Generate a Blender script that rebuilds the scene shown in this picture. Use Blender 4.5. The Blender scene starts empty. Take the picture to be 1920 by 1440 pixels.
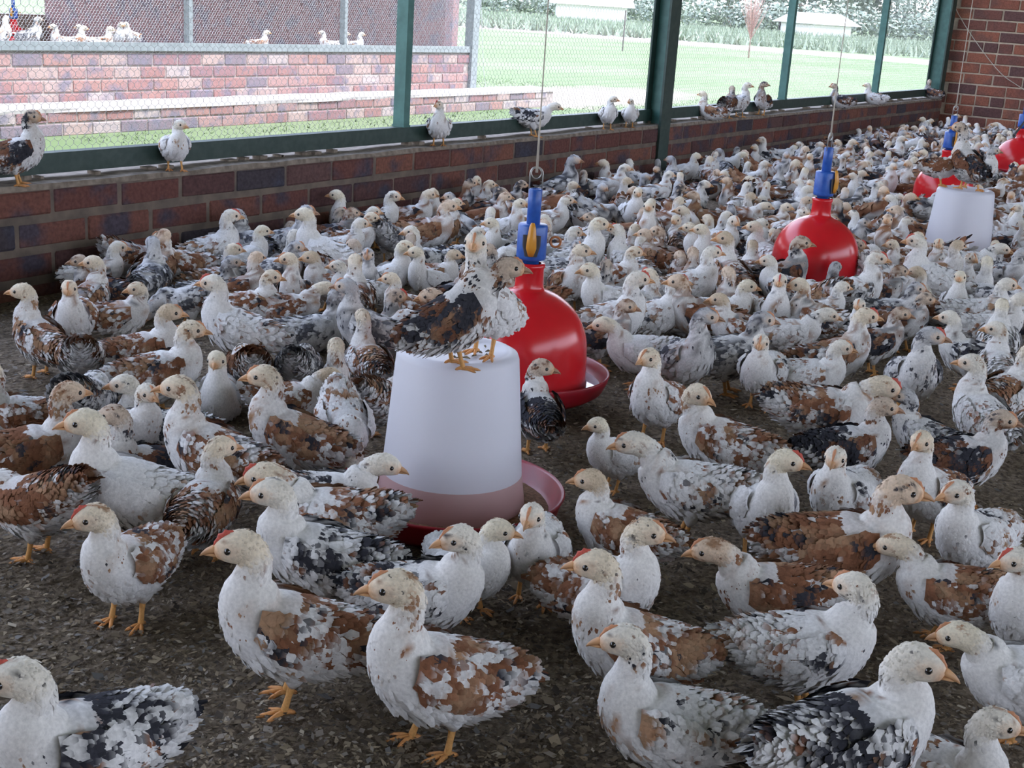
import bpy, math, random
import numpy as np
from mathutils import Vector, Matrix
SC=bpy.context.scene; COL=SC.collection
MAT={}
# ---------------------------------------------------------------- camera (image frame 1920 x 1440)
FPX=2452.; PITCH,ROLL,HEAD,CAMH=.28504,.0663,.55024,.8596
_f=np.array([math.cos(HEAD)*math.cos(PITCH),math.sin(HEAD)*math.cos(PITCH),-math.sin(PITCH)])
_r=np.array([math.sin(HEAD),-math.cos(HEAD),0.]); _u=np.cross(_r,_f)
_r2=_r*math.cos(ROLL)+_u*math.sin(ROLL); _u2=-_r*math.sin(ROLL)+_u*math.cos(ROLL)
cd=bpy.data.cameras.new('camera'); cam=bpy.data.objects.new('camera',cd); COL.objects.link(cam)
cam.matrix_world=Matrix(((_r2[0],_u2[0],-_f[0],0),(_r2[1],_u2[1],-_f[1],0),(_r2[2],_u2[2],-_f[2],CAMH),(0,0,0,1)))
cd.sensor_width=36; cd.lens=FPX/1920*36; cd.clip_start=.02; cd.clip_end=600; SC.camera=cam
def ground(x,y,z=0.):
    """photo pixel -> point of the plane z"""
    d=_f+(x-960)/FPX*_r2+(720-y)/FPX*_u2; t=(z-CAMH)/d[2]; return d[0]*t,d[1]*t,t
def onY(x,y,Y):
    d=_f+(x-960)/FPX*_r2+(720-y)/FPX*_u2; t=Y/d[1]; return d[0]*t,CAMH+d[2]*t
def onX(x,y,X):
    d=_f+(x-960)/FPX*_r2+(720-y)/FPX*_u2; t=X/d[0]; return d[1]*t,CAMH+d[2]*t
def pix(p):
    d=np.asarray(p,float)-np.array([0,0,CAMH]); z=d@_f; return 960+FPX*(d@_r2)/z, 720-FPX*(d@_u2)/z, z
# ---------------------------------------------------------------- light and exposure
SC.view_settings.view_transform='Standard'; SC.view_settings.look='None'; SC.view_settings.gamma=1; SC.view_settings.use_curve_mapping=False
SC.view_settings.exposure=1.26
w=bpy.data.worlds.new('sky'); SC.world=w; w.use_nodes=True; _n=w.node_tree.nodes; _l=w.node_tree.links
_bg=_n['Background']; _tc=_n.new('ShaderNodeTexCoord'); _sx=_n.new('ShaderNodeSeparateXYZ'); _cr=_n.new('ShaderNodeValToRGB')
_l.new(_tc.outputs['Generated'],_sx.inputs[0]); _l.new(_sx.outputs['Z'],_cr.inputs['Fac']); _l.new(_cr.outputs['Color'],_bg.inputs['Color'])
_cr.color_ramp.elements[0].color=(.84,.885,1,1); _cr.color_ramp.elements[1].color=(.50,.64,1,1); _cr.color_ramp.elements[1].position=.9
_bg.inputs['Strength'].default_value=2.4
sun=bpy.data.lights.new('sun','SUN'); sun.energy=3.3; sun.angle=math.radians(1.2); sun.color=(1,.96,.93)
so=bpy.data.objects.new('sun',sun); COL.objects.link(so); so.rotation_euler=(math.radians(-24),math.radians(8),0); so.location=(0,0,8)
so.rotation_euler=Vector((.10,-.42,.9)).to_track_quat('Z','Y').to_euler()
SC.cycles.max_bounces=7; SC.cycles.diffuse_bounces=5; SC.cycles.transparent_max_bounces=6
def nodemat(name):
    m=bpy.data.materials.new(name); m.use_nodes=True; nt=m.node_tree; return m,nt,nt.nodes['Principled BSDF']
# ---------------------------------------------------------------- materials
def attrmat(name, rough=.85, noise=0., nscale=400., bump=0., spec=.3, sss=0., hue=0.):
    m,nt,p=nodemat(name); N=nt.nodes; L=nt.links
    a=N.new('ShaderNodeAttribute'); a.attribute_name='Col'; col=a.outputs['Color']
    if noise:
        tc=N.new('ShaderNodeTexCoord'); n=N.new('ShaderNodeTexNoise'); n.inputs['Scale'].default_value=nscale; n.inputs['Detail'].default_value=3
        L.new(tc.outputs['Object'],n.inputs['Vector'])
        mr=N.new('ShaderNodeMapRange'); mr.inputs['From Min'].default_value=.3; mr.inputs['From Max'].default_value=.7; mr.inputs['To Min'].default_value=1-noise; mr.inputs['To Max'].default_value=1+noise*.4
        L.new(n.outputs['Fac'],mr.inputs['Value'])
        mx=N.new('ShaderNodeVectorMath'); mx.operation='SCALE'; L.new(col,mx.inputs[0]); L.new(mr.outputs['Result'],mx.inputs['Scale']); col=mx.outputs['Vector']
        if bump:
            b=N.new('ShaderNodeBump'); b.inputs['Strength'].default_value=bump; b.inputs['Distance'].default_value=.002; L.new(n.outputs['Fac'],b.inputs['Height']); L.new(b.outputs['Normal'],p.inputs['Normal'])
    L.new(col,p.inputs['Base Color']); p.inputs['Roughness'].default_value=rough; p.inputs['Specular IOR Level'].default_value=spec
    MAT[name]=m; return m
attrmat('plumage',.95,.16,260.,.35,.12)
attrmat('horn',.45,.0,spec=.4)
attrmat('skin',.6,.15,500.,.3,.35)
attrmat('eye',.08,spec=.9)
def plain(name,col,rough=.5,metal=0.,noise=.0,nscale=20.,col2=None,bump=0.,spec=.5,trans=0.,sss=0.,bdist=.003,detail=5,cut=(.35,.65)):
    m,nt,p=nodemat(name); N=nt.nodes; L=nt.links
    p.inputs['Roughness'].default_value=rough; p.inputs['Metallic'].default_value=metal; p.inputs['Specular IOR Level'].default_value=spec
    p.inputs['Base Color'].default_value=(*col,1)
    if trans: p.inputs['Transmission Weight'].default_value=trans
    if sss: p.inputs['Subsurface Weight'].default_value=sss; p.inputs['Subsurface Radius'].default_value=(.02,.02,.02)
    if col2 is not None or bump:
        tc=N.new('ShaderNodeTexCoord'); n=N.new('ShaderNodeTexNoise'); n.inputs['Scale'].default_value=nscale; n.inputs['Detail'].default_value=detail
        L.new(tc.outputs['Object'],n.inputs['Vector'])
        if col2 is not None:
            r=N.new('ShaderNodeValToRGB'); r.color_ramp.elements[0].position=cut[0]; r.color_ramp.elements[1].position=cut[1]
            r.color_ramp.elements[0].color=(*col,1); r.color_ramp.elements[1].color=(*col2,1); L.new(n.outputs['Fac'],r.inputs['Fac']); L.new(r.outputs['Color'],p.inputs['Base Color'])
        if bump:
            b=N.new('ShaderNodeBump'); b.inputs['Strength'].default_value=bump; b.inputs['Distance'].default_value=bdist; L.new(n.outputs['Fac'],b.inputs['Height']); L.new(b.outputs['Normal'],p.inputs['Normal'])
    MAT[name]=m; return m
def brickmat(name, stops, mixcol=(.05,.05,.07), rough=.9, blot=.5):
    """colour per brick from the object's random number, burnt blotches from noise"""
    m,nt,p=nodemat(name); N=nt.nodes; L=nt.links
    oi=N.new('ShaderNodeObjectInfo'); r=N.new('ShaderNodeValToRGB'); r.color_ramp.interpolation='CONSTANT'
    while len(r.color_ramp.elements)<len(stops): r.color_ramp.elements.new(.5)
    for e,(po,c_) in zip(r.color_ramp.elements,stops): e.position=po; e.color=(*c_,1)
    L.new(oi.outputs['Random'],r.inputs['Fac'])
    g=N.new('ShaderNodeTexCoord'); ad=N.new('ShaderNodeVectorMath'); ad.operation='ADD'; L.new(g.outputs['Object'],ad.inputs[0]); L.new(oi.outputs['Location'],ad.inputs[1])
    n=N.new('ShaderNodeTexNoise'); n.inputs['Scale'].default_value=9; n.inputs['Detail'].default_value=4; L.new(ad.outputs[0],n.inputs['Vector'])
    n2=N.new('ShaderNodeTexNoise'); n2.inputs['Scale'].default_value=90; n2.inputs['Detail'].default_value=4; L.new(ad.outputs[0],n2.inputs['Vector'])
    mr=N.new('ShaderNodeMapRange'); mr.inputs['From Min'].default_value=.5; mr.inputs['From Max'].default_value=.66; mr.inputs['To Max'].default_value=blot; L.new(n.outputs['Fac'],mr.inputs['Value'])
    mx=N.new('ShaderNodeMix'); mx.data_type='RGBA'; L.new(mr.outputs['Result'],mx.inputs['Factor']); L.new(r.outputs['Color'],mx.inputs['A']); mx.inputs['B'].default_value=(*mixcol,1)
    m2=N.new('ShaderNodeMapRange'); m2.inputs['From Min'].default_value=.3; m2.inputs['From Max'].default_value=.7; m2.inputs['To Min'].default_value=.72; m2.inputs['To Max'].default_value=1.2; L.new(n2.outputs['Fac'],m2.inputs['Value'])
    sc=N.new('ShaderNodeVectorMath'); sc.operation='SCALE'; L.new(mx.outputs['Result'],sc.inputs[0]); L.new(m2.outputs['Result'],sc.inputs['Scale']); L.new(sc.outputs['Vector'],p.inputs['Base Color'])
    b=N.new('ShaderNodeBump'); b.inputs['Strength'].default_value=.5; b.inputs['Distance'].default_value=.003; L.new(n2.outputs['Fac'],b.inputs['Height']); L.new(b.outputs['Normal'],p.inputs['Normal'])
    p.inputs['Roughness'].default_value=rough; p.inputs['Specular IOR Level'].default_value=.25; MAT[name]=m
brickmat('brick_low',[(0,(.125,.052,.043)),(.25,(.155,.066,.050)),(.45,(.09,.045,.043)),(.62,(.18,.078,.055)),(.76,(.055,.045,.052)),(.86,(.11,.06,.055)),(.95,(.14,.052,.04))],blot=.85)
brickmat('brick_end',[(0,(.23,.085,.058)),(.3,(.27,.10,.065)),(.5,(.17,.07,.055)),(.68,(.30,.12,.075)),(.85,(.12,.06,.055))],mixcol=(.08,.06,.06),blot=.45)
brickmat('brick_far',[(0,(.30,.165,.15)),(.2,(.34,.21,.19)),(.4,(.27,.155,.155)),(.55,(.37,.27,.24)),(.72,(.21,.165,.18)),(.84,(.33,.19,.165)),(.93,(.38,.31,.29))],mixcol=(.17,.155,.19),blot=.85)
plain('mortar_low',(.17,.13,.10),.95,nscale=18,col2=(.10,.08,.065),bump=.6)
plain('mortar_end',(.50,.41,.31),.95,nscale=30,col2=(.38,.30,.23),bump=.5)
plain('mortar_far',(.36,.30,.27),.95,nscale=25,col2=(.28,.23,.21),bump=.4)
plain('crust',(.27,.225,.18),.95,nscale=40,col2=(.14,.11,.085),bump=.8,bdist=.004)
plain('ledge',(.42,.39,.37),.9,nscale=12,col2=(.30,.27,.25),bump=.4)
plain('teal_paint',(.035,.12,.105),.42,nscale=25,col2=(.055,.165,.145),bump=.1)
plain('green_rail',(.012,.035,.028),.5,nscale=40,col2=(.03,.055,.045),bump=.1)
plain('grey_steel',(.17,.19,.19),.45,nscale=30,col2=(.24,.26,.26))
plain('wire',(.60,.60,.60),.45,metal=.15)
plain('litter',(.105,.079,.056),.98,nscale=85,col2=(.26,.205,.15),bump=1.,bdist=.008,detail=9,spec=.1)
attrmat('chips',.95,spec=.15)
plain('red_plastic',(.56,.012,.018),.22,nscale=9,col2=(.50,.010,.016),spec=.5,cut=(.45,.7))
plain('red_pan',(.40,.010,.022),.35,nscale=14,col2=(.28,.012,.025),spec=.5)
plain('blue_plastic',(.012,.07,.34),.38,nscale=60,col2=(.03,.11,.42),bump=.1)
plain('amber_plastic',(.62,.27,.03),.35)
plain('orange_plastic',(.46,.17,.06),.4)
plain('cord',(.50,.45,.38),.8)
plain('dark_cord',(.05,.045,.05),.6)
plain('galvanised',(.45,.44,.42),.4,metal=.7)
plain('feed',(.30,.17,.10),.95,nscale=180,col2=(.16,.09,.05),bump=1.)
plain('water',(.25,.08,.10),.04,spec=.9)
plain('roof_steel',(.50,.51,.52),.5,metal=.2)
plain('soil',(.36,.30,.22),.95)
plain('bark',(.16,.11,.08),.9,nscale=8,col2=(.26,.19,.14))
plain('white_paint',(.8,.79,.77),.6)
plain('dim_wall',(.26,.185,.15),.9,nscale=3,col2=(.36,.27,.22))
plain('dirt_floor',(.22,.17,.13),.95,nscale=8,col2=(.30,.24,.18))
# milky plastic of the feeders: light passes through
m,nt,p=nodemat('milky'); p.inputs['Base Color'].default_value=(.80,.80,.84,1); p.inputs['Roughness'].default_value=.38; p.inputs['Subsurface Weight'].default_value=.0
_tr=nt.nodes.new('ShaderNodeBsdfTranslucent'); _tr.inputs['Color'].default_value=(.80,.80,.86,1); _mx=nt.nodes.new('ShaderNodeMixShader'); _mx.inputs[0].default_value=.40
_o=nt.nodes['Material Output']; nt.links.new(p.outputs[0],_mx.inputs[1]); nt.links.new(_tr.outputs[0],_mx.inputs[2]); nt.links.new(_mx.outputs[0],_o.inputs['Surface']); MAT['milky']=m
# milky plastic with the feed showing pinkish brown through it
m,nt,p=nodemat('milky_feed'); p.inputs['Base Color'].default_value=(.50,.33,.32,1); p.inputs['Roughness'].default_value=.38; MAT['milky_feed']=m
# grass with worn patches and the dirt road, in world coordinates
m,nt,p=nodemat('grass'); N=nt.nodes; L=nt.links; g=N.new('ShaderNodeNewGeometry')
def _noise(sc_,det=6):
    n=N.new('ShaderNodeTexNoise'); n.inputs['Scale'].default_value=sc_; n.inputs['Detail'].default_value=det; L.new(g.outputs['Position'],n.inputs['Vector']); return n
def _ramp(src,a,b,ca,cb):
    r=N.new('ShaderNodeValToRGB'); r.color_ramp.elements[0].position=a; r.color_ramp.elements[1].position=b; r.color_ramp.elements[0].color=(*ca,1); r.color_ramp.elements[1].color=(*cb,1); L.new(src,r.inputs['Fac']); return r
def _mixc(f,a,b):
    x=N.new('ShaderNodeMix'); x.data_type='RGBA'; L.new(f,x.inputs['Factor']); L.new(a,x.inputs['A']); L.new(b,x.inputs['B']); return x.outputs['Result']
def _math(op,a,b=None,v=None):
    x=N.new('ShaderNodeMath'); x.operation=op; x.use_clamp=op in('MULTIPLY','MAXIMUM') and False
    L.new(a,x.inputs[0])
    if b is not None: L.new(b,x.inputs[1])
    if v is not None: x.inputs[1].default_value=v
    return x.outputs[0]
gr=_ramp(_noise(6.).outputs['Fac'],.35,.7,(.105,.150,.065),(.155,.195,.10)).outputs['Color']
g2=_ramp(_noise(.25,3).outputs['Fac'],.4,.65,(.12,.165,.08),(.18,.20,.125)).outputs['Color']
hf=N.new('ShaderNodeMix'); hf.data_type='RGBA'; hf.inputs['Factor'].default_value=.5; L.new(gr,hf.inputs['A']); L.new(g2,hf.inputs['B']); base=hf.outputs['Result']
dirt=_ramp(_noise(11.).outputs['Fac'],.3,.7,(.22,.185,.145),(.30,.26,.21)).outputs['Color']
def spot(cx,cy,rx,ry,soft):
    s=N.new('ShaderNodeVectorMath'); s.operation='SUBTRACT'; s.inputs[1].default_value=(cx,cy,0); L.new(g.outputs['Position'],s.inputs[0])
    q=N.new('ShaderNodeVectorMath'); q.operation='MULTIPLY'; q.inputs[1].default_value=(1/rx,1/ry,0); L.new(s.outputs[0],q.inputs[0])
    l=N.new('ShaderNodeVectorMath'); l.operation='LENGTH'; L.new(q.outputs[0],l.inputs[0])
    a=_math('ADD',l.outputs['Value'],_math('MULTIPLY',_noise(1.6).outputs['Fac'],v=.9)); 
    mr=N.new('ShaderNodeMapRange'); mr.inputs['From Min'].default_value=1.45; mr.inputs['From Max'].default_value=1.45-soft; L.new(a,mr.inputs['Value']); return mr.outputs['Result']
base=_mixc(spot(13.2,7.6,3.0,1.2,.35),base,dirt)
base=_mixc(spot(11.3,5.9,2.6,.55,.5),base,dirt)
road=spot(41.5,20,3.2,400,.25); road2=spot(60,20,2.0,400,.3)
pink=_ramp(_noise(3.).outputs['Fac'],.3,.7,(.24,.195,.175),(.30,.25,.225)).outputs['Color']
base=_mixc(road,base,pink)
L.new(base,p.inputs['Base Color']); p.inputs['Roughness'].default_value=.95; p.inputs['Specular IOR Level'].default_value=.1; MAT['grass']=m
attrmat('leaf',.8,spec=.2)
# ---------------------------------------------------------------- mesh helpers
class MB:
    """collects vertex / face / colour arrays and links them as one mesh object"""
    def __init__(s): s.v=[]; s.q=[]; s.t=[]; s.c=[]; s.n=0
    def add(s, v, q=None, t=None, c=None):
        v=np.asarray(v,float).reshape(-1,3); s.v.append(v)
        if q is not None and len(q): s.q.append(np.asarray(q,int).reshape(-1,4)+s.n)
        if t is not None and len(t): s.t.append(np.asarray(t,int).reshape(-1,3)+s.n)
        if c is None: c=(1,1,1)
        c=np.asarray(c,float)
        if c.ndim==1: c=np.tile(c,(len(v),1))
        s.c.append(c); s.n+=len(v); return s
    def box(s, lo, hi, c=None):
        x0,y0,z0=lo; x1,y1,z1=hi
        v=[(x0,y0,z0),(x1,y0,z0),(x1,y1,z0),(x0,y1,z0),(x0,y0,z1),(x1,y0,z1),(x1,y1,z1),(x0,y1,z1)]
        return s.add(v,q=[(0,3,2,1),(4,5,6,7),(0,1,5,4),(1,2,6,5),(2,3,7,6),(3,0,4,7)],c=c)
    def tube(s, P, R, n=6, c=None, caps=True, side=None):
        P=np.asarray(P,float); m=len(P); R=np.broadcast_to(np.asarray(R,float),(m,)) if np.ndim(R)<2 else np.asarray(R,float)
        T=np.gradient(P,axis=0); T/=np.linalg.norm(T,axis=1)[:,None]+1e-12
        if side is None:
            up=np.array([0,0,1.]) if abs(T[:,2]).mean()<.8 else np.array([1.,0,0])
            S=np.cross(T,up)
        else: S=np.asarray(side,float)*np.ones((m,1))
        S=S-T*(S*T).sum(1)[:,None]; S/=np.linalg.norm(S,axis=1)[:,None]+1e-12
        N=np.cross(S,T)
        a=np.arange(n)*2*math.pi/n
        Ra=R if R.ndim==1 else R[:,0]; Rb=R if R.ndim==1 else R[:,1]
        v=(P[:,None,:]+S[:,None,:]*(np.cos(a)[None,:]*Ra[:,None])[:,:,None]+N[:,None,:]*(np.sin(a)[None,:]*Rb[:,None])[:,:,None]).reshape(-1,3)
        i=np.arange(m-1)[:,None]*n; j=np.arange(n)[None,:]; k=(j+1)%n
        q=np.stack([i+j,i+k,i+n+k,i+n+j],-1).reshape(-1,4)
        cc=c
        if c is not None and np.ndim(c)==2: cc=np.repeat(np.asarray(c,float),n,axis=0)
        t=[]
        if caps:
            v=np.vstack([v,P[:1],P[-1:]]); e=m*n
            for jj in range(n):
                kk=(jj+1)%n; t+=[(e,kk,jj),(e+1,(m-1)*n+jj,(m-1)*n+kk)]
            if cc is not None and np.ndim(cc)==2: cc=np.vstack([cc,cc[:1],cc[-1:]])
        return s.add(v,q=q,t=t,c=cc)
    def lathe(s, prof, n=32, c=None, origin=(0,0,0)):
        prof=np.asarray(prof,float); m=len(prof); a=np.arange(n)*2*math.pi/n
        v=np.stack([prof[:,0][:,None]*np.cos(a),prof[:,0][:,None]*np.sin(a),np.repeat(prof[:,1][:,None],n,1)],-1).reshape(-1,3)+np.asarray(origin)
        i=np.arange(m-1)[:,None]*n; j=np.arange(n)[None,:]; k=(j+1)%n
        return s.add(v,q=np.stack([i+j,i+k,i+n+k,i+n+j],-1).reshape(-1,4),c=c)
    def sphere(s, o, r, n=8, m=6, c=None):
        th=np.linspace(0.001,math.pi-.001,m); rr=np.asarray(r,float)*np.ones(3)
        a=np.arange(n)*2*math.pi/n
        v=np.stack([np.sin(th)[:,None]*np.cos(a)*rr[0],np.sin(th)[:,None]*np.sin(a)*rr[1],np.repeat(np.cos(th)[:,None],n,1)*rr[2]],-1).reshape(-1,3)+np.asarray(o)
        i=np.arange(m-1)[:,None]*n; j=np.arange(n)[None,:]; k=(j+1)%n
        return s.add(v,q=np.stack([i+j,i+n+j,i+n+k,i+k],-1).reshape(-1,4),c=c)
    def arrays(s): return np.vstack(s.v), (np.vstack(s.q) if s.q else np.zeros((0,4),int)), (np.vstack(s.t) if s.t else np.zeros((0,3),int)), np.vstack(s.c)
    def mesh(s, name, mat, smooth=False):
        v,q,t,c=s.arrays(); me=bpy.data.meshes.new(name)
        me.vertices.add(len(v)); me.vertices.foreach_set('co',v.astype(np.float32).ravel())
        nl=len(q)*4+len(t)*3; me.loops.add(nl)
        li=np.concatenate([q.ravel(),t.ravel()]).astype(np.int32); me.loops.foreach_set('vertex_index',li)
        nf=len(q)+len(t); me.polygons.add(nf)
        st=np.concatenate([np.arange(len(q))*4,len(q)*4+np.arange(len(t))*3]).astype(np.int32)
        me.polygons.foreach_set('loop_start',st)
        me.polygons.foreach_set('use_smooth',np.full(nf,bool(smooth)))
        a=me.color_attributes.new('Col','FLOAT_COLOR','POINT')
        a.data.foreach_set('color',np.hstack([c,np.ones((len(c),1))]).astype(np.float32).ravel())
        me.update(calc_edges=True); me.validate()
        if mat is not None: me.materials.append(mat)
        return me
    def build(s, name, mat, parent=None, smooth=False):
        return link(name, s.mesh(name,mat,smooth), parent)
def link(name, me, parent=None):
    o=bpy.data.objects.new(name,me); COL.objects.link(o)
    if parent is not None: o.parent=parent
    return o
def tag(o, label=None, cat=None, group=None, kind=None):
    if label: o['label']=label
    if cat: o['category']=cat
    if group: o['group']=group
    if kind: o['kind']=kind
    return o
def empty(name, loc=(0,0,0), rz=0.):
    o=bpy.data.objects.new(name,None); COL.objects.link(o); o.empty_display_size=.05
    o.location=loc; o.rotation_euler=(0,0,rz); return o

# ---------------------------------------------------------------- chick builder
_rs=np.random.RandomState(7); _LAT=_rs.rand(64,64,64)
def vnoise(p, f, off):
    x=p*f+off; i=np.floor(x).astype(int); d=x-i; d=d*d*(3-2*d); i&=63; j=(i+1)&63
    L=_LAT; g=lambda a,b,c:L[a,b,c]
    x0,y0,z0=i.T; x1,y1,z1=j.T; u,v,w=d.T
    return ((g(x0,y0,z0)*(1-u)+g(x1,y0,z0)*u)*(1-v)+(g(x0,y1,z0)*(1-u)+g(x1,y1,z0)*u)*v)*(1-w)+((g(x0,y0,z1)*(1-u)+g(x1,y0,z1)*u)*(1-v)+(g(x0,y1,z1)*(1-u)+g(x1,y1,z1)*u)*v)*w
WHITE=np.array([.76,.745,.735]); CREAM=np.array([.77,.69,.54]); BUFF=np.array([.46,.31,.19]); BROWN=np.array([.185,.082,.045])
DARK=np.array([.085,.04,.028]); BLACK=np.array([.022,.022,.027]); GREY=np.array([.34,.34,.36]); FACE=np.array([.72,.56,.42])
# kind: brown/black coverage on back+wing, speckle on neck, belly cover, head colour, share of black in the dark patches
KINDS={
 'w':dict(back=.32,neck=.20,belly=.05,head=.15,hc=CREAM*.6+WHITE*.4,blk=.45,tail=.3),
 'y':dict(back=.07,neck=.02,belly=.0,head=.0,hc=CREAM,blk=.2,tail=.15),
 'b':dict(back=.62,neck=.32,belly=.06,head=.15,hc=CREAM*.7+FACE*.3,blk=.22,tail=.55),
 'r':dict(back=.88,neck=.55,belly=.22,head=.25,hc=FACE,blk=.18,tail=.8),
 'k':dict(back=.55,neck=.10,belly=.03,head=.05,hc=CREAM*.6+WHITE*.4,blk=.92,tail=.6),
 'g':dict(back=.48,neck=.42,belly=.15,head=.25,hc=WHITE*.6+GREY*.4,blk=.95,tail=.7),
 'd':dict(back=.86,neck=.60,belly=.30,head=.35,hc=FACE*.8+GREY*.2,blk=.6,tail=.9),
 'o':dict(back=.70,neck=.15,belly=.03,head=.0,hc=BUFF*.55+CREAM*.45,blk=.1,tail=.6)}
def paint(p, zone, kind, seed):
    """pigment of every point: zone 0 back/wing, 1 neck, 2 belly, 3 head, 4 tail (weights n x 5)"""
    K=KINDS[kind]; off=np.array([seed*3.7%61,seed*7.3%59,seed*1.9%53]); n=len(p)
    n1=vnoise(p,120.,off); n2=vnoise(p,48.,off+9); n3=vnoise(p,210.,off+21); n4=vnoise(p,40.,off+33)
    thr=zone@np.array([K['back'],K['neck'],K['belly'],K['head'],K['tail']])
    n5=vnoise(p,330.,off+47); val=.36*n1+.36*n2+.16*n3+.12*n5
    # noise sum is roughly gaussian around .5 (sd .13): turn coverage into a threshold
    cut=.5+.155*np.clip((.5-thr)*3.1,-2.4,2.4)
    m=np.clip((val-cut)/.03+.5,0,1)[:,None]
    # single small dark flecks scattered over the pale feathers
    n6=vnoise(p,260.,off+71); fl=np.clip((n6-(.86-.10*thr-(.02 if kind in 'wbrgd' else -.05)))/.02,0,1)[:,None]*(1-np.clip(zone[:,2]*1.2,0,1)[:,None])*.8; m=np.maximum(m,fl)
    blk=(n4*.7+n1*.3)<.5+.17*np.clip((K['blk']-.5)*3.2,-2.4,2.4)
    br=BROWN*(.7+.9*n3[:,None])+ (BUFF-BROWN)*np.clip((n2-.55)*2.2,0,.55)[:,None]
    if kind in 'd': br=br*.6+DARK*.4
    bk=BLACK*(1+1.5*n3[:,None])
    if kind=='g': bk=bk+GREY*.25*n1[:,None]
    dk=np.where(blk[:,None],bk,br)
    base=WHITE*(.93+.12*n1[:,None]); hw=zone[:,3][:,None]
    base=base*(1-hw)+K['hc']*hw*(.92+.16*n1[:,None])
    nw=np.clip(zone[:,1]*1.0,0,1)[:,None]*.35
    base=base*(1-nw)+(K['hc']*.5+WHITE*.5)*nw
    if kind in 'dg': base=base*.84
    return np.clip(base*(1-m)+dk*m,0,1)

def crom(P, t):
    n=len(P); P=np.vstack([2*P[0]-P[1],P,2*P[-1]-P[-2]]); i=np.clip(np.floor(t).astype(int),0,n-2); u=(t-i)[:,None]
    p0,p1,p2,p3=P[i],P[i+1],P[i+2],P[i+3]
    return .5*((2*p1)+(-p0+p2)*u+(2*p0-5*p1+4*p2-p3)*u*u+(-p0+3*p1-3*p2+p3)*u**3)

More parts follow.
